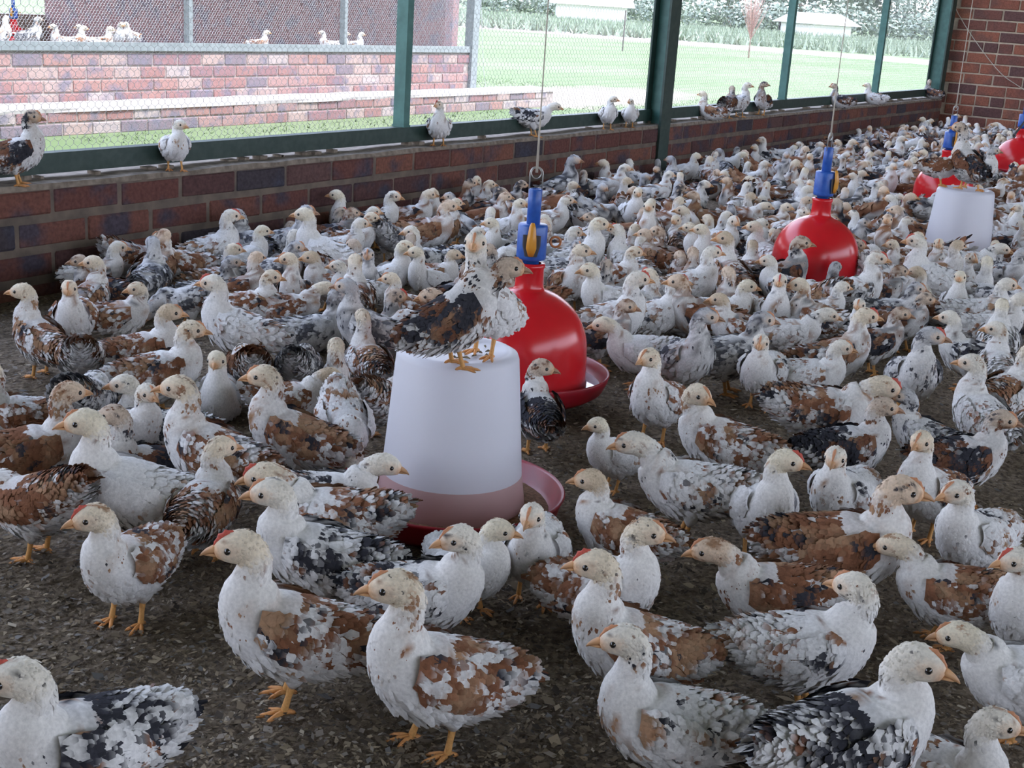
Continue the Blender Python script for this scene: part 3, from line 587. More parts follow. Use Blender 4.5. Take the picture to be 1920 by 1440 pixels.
def netting_mesh(name,lx,lz,p=.0265,r=.00062,matn='wire'):
    """hexagonal wire netting in the XZ plane"""
    A=[];B=[]; hy=p*.92; vt=hy*.36; rows=int(lz/ (hy*.70))+1; cols=int(lx/p)+1; rp=hy*.70
    for r_ in range(rows):
        o=(r_%2)*p/2; z=r_*rp
        for c_ in range(cols):
            x=c_*p+o; A.append((x,z));B.append((x,z+vt))
            A.append((x,z+vt));B.append((x+p/2,z+rp)); A.append((x,z+vt));B.append((x-p/2,z+rp))
    A=np.array(A);B=np.array(B); ok=(np.maximum(A[:,0],B[:,0])<=lx+.001)&(np.minimum(A[:,0],B[:,0])>=-.001)&(np.maximum(A[:,1],B[:,1])<=lz)
    A,B=A[ok],B[ok]; d=B-A; d/=np.linalg.norm(d,axis=1)[:,None]; tw=np.abs(d[:,1])>.98; rr=np.where(tw,r*1.5,r)[:,None]
    A=np.stack([A[:,0],0*A[:,0],A[:,1]],1);B=np.stack([B[:,0],0*B[:,0],B[:,1]],1); s1=np.stack([-d[:,1],0*d[:,0],d[:,0]],1)*rr; y=np.array([0,1.,0])*rr
    V=np.stack([A+s1,A-s1*.5+y*.87,A-s1*.5-y*.87,B+s1,B-s1*.5+y*.87,B-s1*.5-y*.87],1); n_=len(A); b=np.arange(n_)[:,None]*6
    m_=MB(); m_.add(V.reshape(-1,3),q=np.concatenate([b+[0,1,4,3],b+[1,2,5,4],b+[2,0,3,5]],0)); return m_.mesh(name,MAT[matn])
nm=netting_mesh('wire_netting',1.06,2.15)
for k in range(10):
    o=bpy.data.objects.new('wire_netting',nm); COL.objects.link(o); o.parent=wo; o.location=(.7+k*1.06,SY+.026,ZT+.072-.02)
    o['kind']='stuff'
# steel columns
def column(name,X_,label,ydeep,foot=0.,skin='teal_paint',w_=.11):
    r=empty(name,(X_,DW,0)); tag(r,label,'column')
    m_=MB(); m_.box((-w_/2,-.013,foot),(w_/2,-.001,2.60)); m_.build('front_flange',MAT['green_rail'],r)  # flanges darker than the lit web: shade is put into their colour
    m_=MB(); m_.box((-.006,-.001,ZT+.003),(.006,ydeep,2.60)); m_.build('web',MAT[skin],r)
    m_=MB(); m_.box((-w_/2,ydeep,ZT+.003),(w_/2,ydeep+.010,2.60)); m_.build('back_flange',MAT['green_rail'],r); return r
X_,_z=onY(1243,240,DW)
column('steel_column',X_,'broad teal green steel column standing against the brick wall',.075)
column('steel_column',XE-.10,'teal green steel column in the far corner beside the end wall',.10,foot=ZT)
# ---------------------------------------------------------------- outside
m_=MB(); m_.add([(-60,3.2,-.15),(600,3.2,-.15),(600,400,-.15),(-60,400,-.15)],q=[(0,1,2,3)]); m_.add([(11.5,-200,-.15),(600,-200,-.15),(600,3.2,-.15),(11.5,3.2,-.15)],q=[(0,1,2,3)])
m_.add([(-60,-200,-.15),(11.5,-200,-.15),(11.5,-4.32,-.15),(-60,-4.32,-.15)],q=[(0,1,2,3)]); tag(m_.build('ground',MAT['grass']),kind='structure')
# grass tufts standing on the lawn
rs=np.random.RandomState(31); gt=MB(); N_=14000; r_=rs.rand(N_)**.8
gx=rs.uniform(5.5,15,N_); gy=5.5+rs.rand(N_)**1.3*7; ok=~((gx<11.2)&(gy>6.85))&~((np.abs(gx-13.2)<2.6)&(np.abs(gy-7.6)<.9)); gx,gy=gx[ok],gy[ok]; N_=len(gx)
h=rs.uniform(.012,.03,N_)*(1+.6*(gx>18)); a=rs.rand(N_)*6.28; wv=rs.uniform(.003,.006,N_)
V=np.stack([np.stack([gx-np.cos(a)*wv,gy-np.sin(a)*wv,0*gx-.15],1),np.stack([gx+np.cos(a)*wv,gy+np.sin(a)*wv,0*gx-.15],1),np.stack([gx+rs.normal(0,.02,N_),gy+rs.normal(0,.02,N_),h-.15],1)],1)
gt.add(V.reshape(-1,3),t=np.arange(N_*3).reshape(-1,3),c=np.repeat(np.array([.12,.165,.075])*rs.uniform(.8,1.25,(N_,1)),3,0))
tag(gt.build('grass_tufts',MAT['leaf']),'short green grass blades on the lawn outside','grass',kind='stuff')
# neighbouring poultry house
NB=empty('poultry_house',(8,7.2,-.15)); tag(NB,'neighbouring brick poultry house with wire netting front across the lawn','building'); inv=Vector((-8,-7.2,.15))
def nb(m_,name,mat):
    o=m_.build(name,MAT[mat],NB); o.location=inv; return o
NY=7.2; NXE=10.62; NZ=.345
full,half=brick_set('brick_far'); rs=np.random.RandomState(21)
for r_ in range(5):
    z=NZ-.012-BH/2-r_*RISE; off=4.3+(r_%2)*.117
    for i in range(27):
        a_=off+i*(BW+BJ)
        if a_+BW>NXE+.02: continue
        o=bpy.data.objects.new('brick',full[rs.randint(4)]); COL.objects.link(o); o.parent=NB; o.location=Vector((a_+BW/2,NY+BD/2+rs.uniform(-.002,.002),z))+inv
for r_ in range(2):
    z=-.15+BH/2+.0+r_*RISE
    for i in range(31):
        a_=4.2+i*(BW+BJ)+(r_%2)*.117
        if a_+BW>11.65: continue
        o=bpy.data.objects.new('brick',full[rs.randint(4)]); COL.objects.link(o); o.parent=NB; o.location=Vector((a_+BW/2,NY-.30+BD/2+rs.uniform(-.002,.002),z))+inv
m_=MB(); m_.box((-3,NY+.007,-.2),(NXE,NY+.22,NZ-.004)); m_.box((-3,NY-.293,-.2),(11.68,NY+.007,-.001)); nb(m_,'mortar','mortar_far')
m_=MB(); nx=60; xs=np.linspace(-3,11.72,nx); V=[]
for a_ in xs: V+=[(a_,NY-.305+rs.uniform(-.006,.006),.0-.004),(a_,NY-.302,.018+rs.uniform(-.003,.003)),(a_,NY-.01,.03+rs.uniform(-.003,.003))]
m_.add(V,q=[(k*3+j_,k*3+j_+1,(k+1)*3+j_+1,(k+1)*3+j_) for k in range(nx-1) for j_ in range(2)]); nb(m_,'plinth_ledge','ledge')
m_=MB(); m_.box((-3,NY+.02,NZ-.004),(NXE,NY+.20,NZ+.01)); nb(m_,'wall_cap','ledge')
m_=MB(); m_.box((-3,NY-.012,NZ+.012),(NXE,NY+.028,NZ+.068)); nb(m_,'rail','grey_steel')
for (x_,y_) in ((352,60),(643,60)):
    X_,_z=onY(x_,y_,NY+.03); m_=MB(); m_.box((X_-.018,NY-.004,NZ+.068),(X_+.018,NY+.05,2.5)); nb(m_,'post','grey_steel')
m_=MB(); m_.box((NXE-.05,NY-.03,-.1),(NXE+.05,NY+.06,2.5)); nb(m_,'corner_post','grey_steel')
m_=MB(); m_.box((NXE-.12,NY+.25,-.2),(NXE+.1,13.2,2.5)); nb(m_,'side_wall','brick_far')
bx0,bz0=onY(135,30,13.2); m_=MB(); m_.box((-3,13.2,-.2),(bx0,13.4,bz0)); m_.box((bx0,13.2,-.2),(NXE+.1,13.4,2.5)); nb(m_,'back_wall','dim_wall')
m_=MB(); m_.box((-3,NY+.2,-.13),(NXE,13.2,-.05)); nb(m_,'floor','dirt_floor')
m_=MB(); m_.box((-3.4,NY-.45,2.5),(NXE+.4,13.8,2.55)); nb(m_,'roof','roof_steel')
for k in range(8):
    o=bpy.data.objects.new('wire_netting',nm); COL.objects.link(o); o.parent=NB; o.location=Vector((NXE-.06-(k+1)*1.06,NY+.052,NZ+.05))+inv; o['kind']='stuff'
# wire stay and thin netting wires at the corner of that house
m_=MB(); m_.tube([(NXE+.05,NY-.02,.95),(NXE+.16,NY-.03,.20),(NXE+.22,NY-.04,-.02),(NXE+.10,NY-.03,.05)],.003,n=5); nb(m_,'loose_wire','wire')
# trees, bushes and far houses
def leaf_mesh(name,rad,h,nl,seed,c0,c1,clump=16,leaf=.28,sparse=0.):
    rs=np.random.RandomState(seed); m_=MB()
    cc=rs.normal(0,1,(clump,3)); cc/=np.linalg.norm(cc,axis=1)[:,None]; cc*=(rs.rand(clump,1)**.5)*np.array([rad*.75,rad*.75,h*.38]); cc[:,2]+=h*.58
    cr=rs.uniform(.28,.48,clump)*rad
    k=rs.randint(clump,size=nl); d=rs.normal(0,1,(nl,3)); d/=np.linalg.norm(d,axis=1)[:,None]; p=cc[k]+d*(cr[k]*rs.uniform(.7,1.05,nl))[:,None]
    a=rs.normal(0,1,(nl,3)); a/=np.linalg.norm(a,axis=1)[:,None]; b=np.cross(a,d); b/=np.linalg.norm(b,axis=1)[:,None]; a=np.cross(b,d)*.6+d*.3
    L_=leaf*rs.uniform(.6,1.3,(nl,1)); V=np.stack([p-a*L_,p+b*L_*.6,p+a*L_,p-b*L_*.6],1); f=rs.rand(nl,1); c=c0*(1-f)+c1*f
    m_.add(V.reshape(-1,3),q=np.arange(nl*4).reshape(-1,4),c=np.repeat(c,4,0)); return m_.mesh(name,MAT['leaf'])
def trunk_mesh(h,r,seed):
    rs=np.random.RandomState(seed); m_=MB(); m_.tube([(0,0,-.2),(.05,0,h*.25),(0,.08,h*.5)],[r*1.3,r,r*.7],n=7)
    for k in range(4):
        a_=rs.rand()*6.28; m_.tube([(0,.05,h*.35),(math.cos(a_)*h*.12,math.sin(a_)*h*.12,h*.52),(math.cos(a_)*h*.22,math.sin(a_)*h*.22,h*.72)],[r*.6,r*.4,r*.15],n=5)
    return m_.mesh('trunk',MAT['bark'])
GA,GB=np.array([.19,.235,.18]),np.array([.31,.35,.29])  # leaf greens lightened, distance haze is put into the colour
tm=[leaf_mesh('foliage',5.0,9.0,2600,s,GA,GB) for s in (1,2,3)]; tk=[trunk_mesh(9.,.28,s) for s in (4,5)]
def tree(x_,dist,sc,k,label,mesh=None,tr=None):
    az=HEAD-math.atan((x_-960)/FPX/math.cos(PITCH)); X_,Y_=dist*math.cos(az),dist*math.sin(az)
    r=empty('tree',(X_,Y_,-.15),k*1.3); r.scale=(sc,)*3; link('foliage',mesh or tm[k%3],r); link('trunk',tr or tk[k%2],r); tag(r,label,'tree',group='trees along the far edge of the field'); return r
TL=[(905,95,.55,'low pale tree at the far left end of the tree line'),(985,110,.6,'small rounded tree behind the pale roof at the field edge'),(1090,120,.62,'round tree directly right of the pale far house'),(1165,112,.75,'tree at the field edge just left of the teal column'),
(1290,105,1.0,'tall leafy tree at the field edge just right of the teal column'),(1352,98,.85,'bushy tree behind the bare reddish sapling'),(1412,92,1.05,'large spreading tree left of the second thin post'),(1500,100,.95,'dense green tree right of the second thin post'),
(1560,96,1.1,'tallest green tree behind the second hanging cord'),(1612,92,.44,'lower tree just left of the third thin post'),(1668,105,.42,'small tree just right of the third thin post against white sky'),(1715,112,.46,'rounded tree second from the corner column'),(1760,104,.52,'last tree beside the far corner column'),(1840,110,.8,'tree hidden behind the brick end wall')]
for k,(x_,dd,s_,lb) in enumerate(TL[:-1]): tree(x_,dd,s_,k,lb)
# hedge-like undergrowth below the trees
hj=MB(); hm=leaf_mesh('foliage',3.2,2.6,1100,9,GA*1.05,GB*1.05,clump=12,leaf=.2)
for k in range(17):
    az=HEAD-math.atan((880+k*54-960)/FPX/math.cos(PITCH)); dd=84+((k*37)%11); hv=np.empty(len(hm.vertices)*3); hm.vertices.foreach_get('co',hv); hv=hv.reshape(-1,3)*np.array([1.,1,.7]); ca,sa=math.cos(k*1.1),math.sin(k*1.1)
    hv=hv@np.array([[ca,sa,0],[-sa,ca,0],[0,0,1]])+np.array([dd*math.cos(az),dd*math.sin(az),-.2]); hj.add(hv,q=np.arange(len(hv)).reshape(-1,4),c=np.repeat(GA+(GB-GA)*np.random.RandomState(k).rand(len(hv)//4,1),4,0))
tag(hj.build('hedge',MAT['leaf']),'continuous low green hedge running under the far trees','hedge',kind='stuff'); bpy.data.meshes.remove(hm)
# tall field grass beyond the road
rs=np.random.RandomState(77); gt=MB(); N_=16000; az=HEAD+rs.uniform(-.42,.08,N_); dd=48+rs.rand(N_)*34; gx,gy=dd*np.cos(az),dd*np.sin(az); h=rs.uniform(.15,.5,N_); a=rs.rand(N_)*6.28; wv=.05
V=np.stack([np.stack([gx-np.cos(a)*wv,gy-np.sin(a)*wv,0*gx-.15],1),np.stack([gx+np.cos(a)*wv,gy+np.sin(a)*wv,0*gx-.15],1),np.stack([gx+rs.normal(0,.15,N_),gy+rs.normal(0,.15,N_),h-.15],1)],1)
gt.add(V.reshape(-1,3),t=np.arange(N_*3).reshape(-1,3),c=np.repeat(np.array([.22,.26,.185])*rs.uniform(.9,1.15,(N_,1)),3,0))  # blade colour lightened to stand in for haze over the field
tag(gt.build('field_grass',MAT['leaf']),'tall pale green grass in the field beyond the dirt road','grass',kind='stuff')
# bare reddish sapling
az=HEAD-math.atan((1333-960)/FPX/math.cos(PITCH)); sp=empty('sapling',(34*math.cos(az),34*math.sin(az),-.15)); tag(sp,'thin bare reddish sapling standing alone in the field before the trees','tree')
m_=MB(); m_.tube([(0,0,-.1),(.01,0,.35),(0,.02,.8)],[.025,.018,.01],n=5); rs=np.random.RandomState(4)
m_.build('trunk',MAT['bark'],sp); m_=MB()
for k in range(70):
    a_=rs.rand()*6.28; e_=rs.uniform(.15,.75); z0=rs.uniform(.4,.85); l_=rs.uniform(.5,1.0); m_.tube([(0,0,z0),(math.cos(a_)*e_*l_*.4,math.sin(a_)*e_*l_*.4,z0+l_*.55),(math.cos(a_)*e_*l_*.75,math.sin(a_)*e_*l_*.75,z0+l_*1.1)],[.009,.006,.003],n=3,c=(.42,.26,.22))
m_.build('twigs',MAT['skin'],sp)
# fence posts in the lawn and the far houses
for i_,(x_,yt,yb,lb) in enumerate(((1167,22,96,'thin dark fence post standing in the lawn left of teal column'),)):
    X_,Y_,t_=ground(x_,yb,-.15); h_=(yb-yt)/FPX*t_; r=empty('fence_post',(X_,Y_,-.15)); tag(r,lb,'post'); m_=MB(); m_.tube([(0,0,-.1),(0,0,h_)],[.02,.02],n=6,c=(.12,.1,.09)); m_.build('shaft',MAT['skin'],r)
    m_=MB()
    for k in range(6): m_.tube([(-.03,0,h_*(.12+k*.16)),(.03,0,h_*(.12+k*.16))],.006,n=4,c=(.3,.3,.3)); 
    m_.build('wire_tie',MAT['galvanised'],r)
def farhouse(x_,dist,w_,h_,rot,label):
    az=HEAD-math.atan((x_-960)/FPX/math.cos(PITCH)); r=empty('house',(dist*math.cos(az),dist*math.sin(az),-.15),rot); tag(r,label,'building')
    m_=MB(); m_.box((-w_/2,-2.5,0),(w_/2,2.5,h_)); m_.build('wall',MAT['white_paint'],r)
    m_=MB(); m_.add([(-w_/2-.4,-3,h_-.1),(w_/2+.4,-3,h_-.1),(w_/2+.4,0,h_+.5),(-w_/2-.4,0,h_+.5),(w_/2+.4,3,h_-.1),(-w_/2-.4,3,h_-.1)],q=[(0,1,2,3),(3,2,4,5)],t=[(0,3,5),(1,4,2)]); m_.build('roof',MAT['white_paint'],r)
    for k in range(3): m_=MB(); xx=-w_/3+k*w_/3; m_.box((xx-.5,-2.53,.8),(xx+.5,-2.49,h_-.6)); m_.build('window',MAT['dark_cord'],r)
farhouse(1052,80,4,1.1,HEAD+math.pi/2,'small pale house with a low white roof behind the lawn')
farhouse(1442,80,2.2,.9,HEAD+math.pi/2+.2,'distant white shed half hidden under the trees')
# ---------------------------------------------------------------- drinkers and feeders
def drinker(px,py,zh,label,cord_top,s=1.,detail=True,rot=0.):
    """bell drinker: px,py is the photo point of its axis at the height of the dome's rim"""
    X_,Y_,t_=ground(px,py,zh+.03); r=empty('bell_drinker',(X_,Y_,zh),rot); r.scale=(s,s,s); tag(r,label,'drinker')
    R=.138
    prof=[(R+.002,.022),(R+.003,.03),(R,.036),(R*.995,.07)]+[(R*.985*math.sin(a),.100+.134*math.cos(a)) for a in np.linspace(math.pi/2,.27,20)]
    prof+=[(.033,.232),(.031,.237),(.030,.276),(.032,.279),(.032,.287),(.024,.288)]
    m_=MB(); m_.lathe(prof,48); m_.build('dome',MAT['red_plastic'],r,True)
    m_=MB(); m_.lathe([(.001,.004),(.12,.0),(.155,.002),(.176,.016),(.187,.040),(.190,.052),(.188,.055),(.184,.052),(.180,.040),(.168,.022),(.150,.012),(.118,.010),(.001,.012)],56); m_.build('pan',MAT['red_pan'],r,True)
    m_=MB(); m_.lathe([(.12,.026),(.171,.026)],40); m_.build('water',MAT['water'],r,True)
    v=empty('valve',(0,0,0)); v.parent=r
    m_=MB(); m_.lathe([(.001,.284),(.018,.284),(.018,.294),(.026,.297)],20); m_.lathe([(.026,.295),(.031,.297),(.032,.303),(.032,.367),(.030,.371),(.001,.372)],28)
    m_.build('valve_body',MAT['blue_plastic'],v,True)
    m_=MB(); m_.lathe([(.0130,.370),(.0145,.371),(.0145,.444),(.0130,.446),(.011,.446),(.011,.41)],20); m_.build('pipe',MAT['blue_plastic'],v,True)
    m_=MB(); a=-2.62; d=np.array([math.cos(a),math.sin(a)]); e=np.array([-d[1],d[0]])
    P=[(d[0]*.036,d[1]*.036,.308),(d[0]*.040,d[1]*.040,.325),(d[0]*.041,d[1]*.041,.345),(d[0]*.037,d[1]*.037,.370),(d[0]*.034,d[1]*.034,.378)]
    m_.tube(P,np.array([(.006,.004),(.011,.006),(.010,.006),(.007,.005),(.004,.004)]),n=10,side=(e[0],e[1],0)); m_.build('lever',MAT['amber_plastic'],v,True)
    m_=MB(); m_.tube([(d[0]*.0325,d[1]*.0325,.306),(d[0]*.0325,d[1]*.0325,.330),(d[0]*.0325,d[1]*.0325,.352)],np.array([(.013,.0022),(.019,.0022),(.019,.0022)]),n=12,side=(e[0],e[1],0)); m_.build('slot_shade',MAT['dark_cord'],v)  # dark plate standing in for the shade inside the lever recess
    m_=MB(); ring=[]
    ct=np.array([-e[0]*.050,-e[1]*.050,.362]) if False else np.array([e[0]*.050,e[1]*.050,.336])
    aa=np.linspace(0,2*math.pi,17); m_.tube([ct+np.array([e[0]*math.cos(q)*.011,e[1]*math.cos(q)*.011,math.sin(q)*.011]) for q in aa],.0028,n=6,side=(d[0],d[1],0)); m_.build('hose_ring',MAT['orange_plastic'],v,True)
    # wire shackle and hanging cord
    m_=MB(); aa=np.linspace(0,math.pi,9)
    m_.tube([(e[0]*.0135,e[1]*.0135,.436)]+[(e[0]*.0135*math.cos(q),e[1]*.0135*math.cos(q),.478+.014*math.sin(q)) for q in aa]+[(-e[0]*.0135,-e[1]*.0135,.436)],.0016,n=5,side=(d[0],d[1],0))
    aa=np.linspace(0,2*math.pi,15); m_.tube([(d[0]*.001+e[0]*.0105*math.cos(q),e[1]*.0105*math.cos(q),.479+.0115*math.sin(q)) for q in aa],.0013,n=5,side=(d[0],d[1],0)); m_.build('shackle',MAT['galvanised'],r,True)
    H=(2.58-zh)/s; m_=MB(); m_.tube([(0,0,.480),(.001,.001,.60),(.0,0,1.2),(0,0,H)],[.0034,.0018,.0016,.0016],n=6); m_.build('cord',MAT['cord'],r,True)
    return r
D1=drinker(980,708,.035,'near red bell drinker right behind the white feeder',0)
D2=drinker(1523,521,.035,'red bell drinker in the middle of the flock with blue valve',0,rot=.9)
D3=drinker(1764,384,.03,'red bell drinker half hidden behind the far white feeder',0,rot=.4)
D4=drinker(1904,322,.03,'farthest red bell drinker at the right edge near end wall',0,rot=1.4)
def feeder(px,py,label,s=1.,full=.27):
    X_,Y_,t_=ground(px,py,0.004); r=empty('tube_feeder',(X_,Y_,0.004)); r.scale=(s,s,s); tag(r,label,'feeder')
    rb,rt,h=.127,.101,.293; lv=h*full; rl=rb+(rt-rb)*full
    m_=MB(); m_.lathe([(rl,lv),(rt+.002,h-.012),(rt-.001,h-.004),(rt-.008,h),(rt-.020,h+.0005),(rt-.022,h-.0025),(rt-.05,h-.003),(.001,h-.003)],56); m_.build('hopper',MAT['milky'],r,True)
    m_=MB(); m_.lathe([(rb,.022),(rb+.001,.026),(rl,lv)],56); m_.build('feed_level',MAT['milky_feed'],r,True)
    m_=MB(); m_.lathe([(.001,.003),(.14,.0),(.170,.003),(.186,.018),(.194,.044),(.197,.048),(.194,.051),(.189,.047),(.178,.022),(.158,.010),(.13,.008),(.001,.009)],60); m_.build('pan',MAT['red_pan'],r,True)
    m_=MB(); n_=40; rr=np.linspace(.05,.170,8); a=np.arange(n_)*2*math.pi/n_; rs=np.random.RandomState(3)
    V=[(q*math.cos(b),q*math.sin(b),.020+.012*(1-(q-.05)/.12)+rs.uniform(-.002,.002)) for q in rr for b in a]
    m_.add(V,q=[(k*n_+j,k*n_+(j+1)%n_,(k+1)*n_+(j+1)%n_,(k+1)*n_+j) for k in range(7) for j in range(n_)]); m_.build('feed',MAT['feed'],r)
    return r,X_,Y_,h*s+.004
F1,FX1,FY1,FH1=feeder(843,960,'white plastic tube feeder in the foreground with red pan')
F2,FX2,FY2,FH2=feeder(1788,500,'smaller looking white tube feeder at right in the far flock',full=.06)
# droppings and chips lying on the feeder lids
m_=MB(); rs=np.random.RandomState(5)
for k in range(46):
    a_=rs.rand()*6.28; q_=rs.rand()**.5*.07; x_,y_=FX1+math.cos(a_)*q_,FY1+.015+math.sin(a_)*q_; l_=rs.uniform(.002,.007); b_=rs.rand()*6.28
    m_.tube([(x_-l_*math.cos(b_),y_-l_*math.sin(b_),FH1-.001),(x_,y_,FH1+.0005),(x_+l_*math.cos(b_),y_+l_*math.sin(b_),FH1-.001)],[.0008,.0022,.0008],n=4,c=np.array([.16,.13,.08])*rs.uniform(.6,1.4))
tag(m_.build('droppings',MAT['chips']),'dark droppings and shavings lying on top of the near feeder','litter',kind='stuff')
# a thin red hanging pan edge seen between the birds at left
# hanging wires by the end wall
def cable(pts,r_,mat,label,n=5):
    m_=MB(); P=crom(np.array(pts,float),np.linspace(0,len(pts)-1,24)); m_.tube(P,r_,n=n); tag(m_.build('cable',MAT[mat],None,True),label,'cable')
y0,z0=onX(1785,0,XE-.02); y1,z1=onX(1860,120,XE-.03); y2,z2=onX(1919,168,XE-.02)
cable([(XE-.012,y0,z0+.35),(XE-.012,y0,z0),(XE-.012,y1,z1),(XE-.012,y2,z2),(XE-.012,y2-.5,z2-.25)],.003,'cord','thin pale wire slanting across the brick end wall')
gx,gy,_t=ground(1899,262,.36); hx_,hz_=gx,0
cable([(XE-.3,gy-.10,.95),(gx+.8,gy-.12,.75),(gx+.2,gy-.05,.52),(gx,gy,.38)],.006,'dark_cord','black hose dropping to the farthest red drinker')
# the drinker glimpsed inside the neighbouring house
D5=drinker(27,70,.03,'small red bell drinker hanging inside the neighbouring house at far left',0)
_x,_z=onY(27,66,8.5); D5.location=(_x,8.5,_z-.15); D5.scale=(.92,)*3
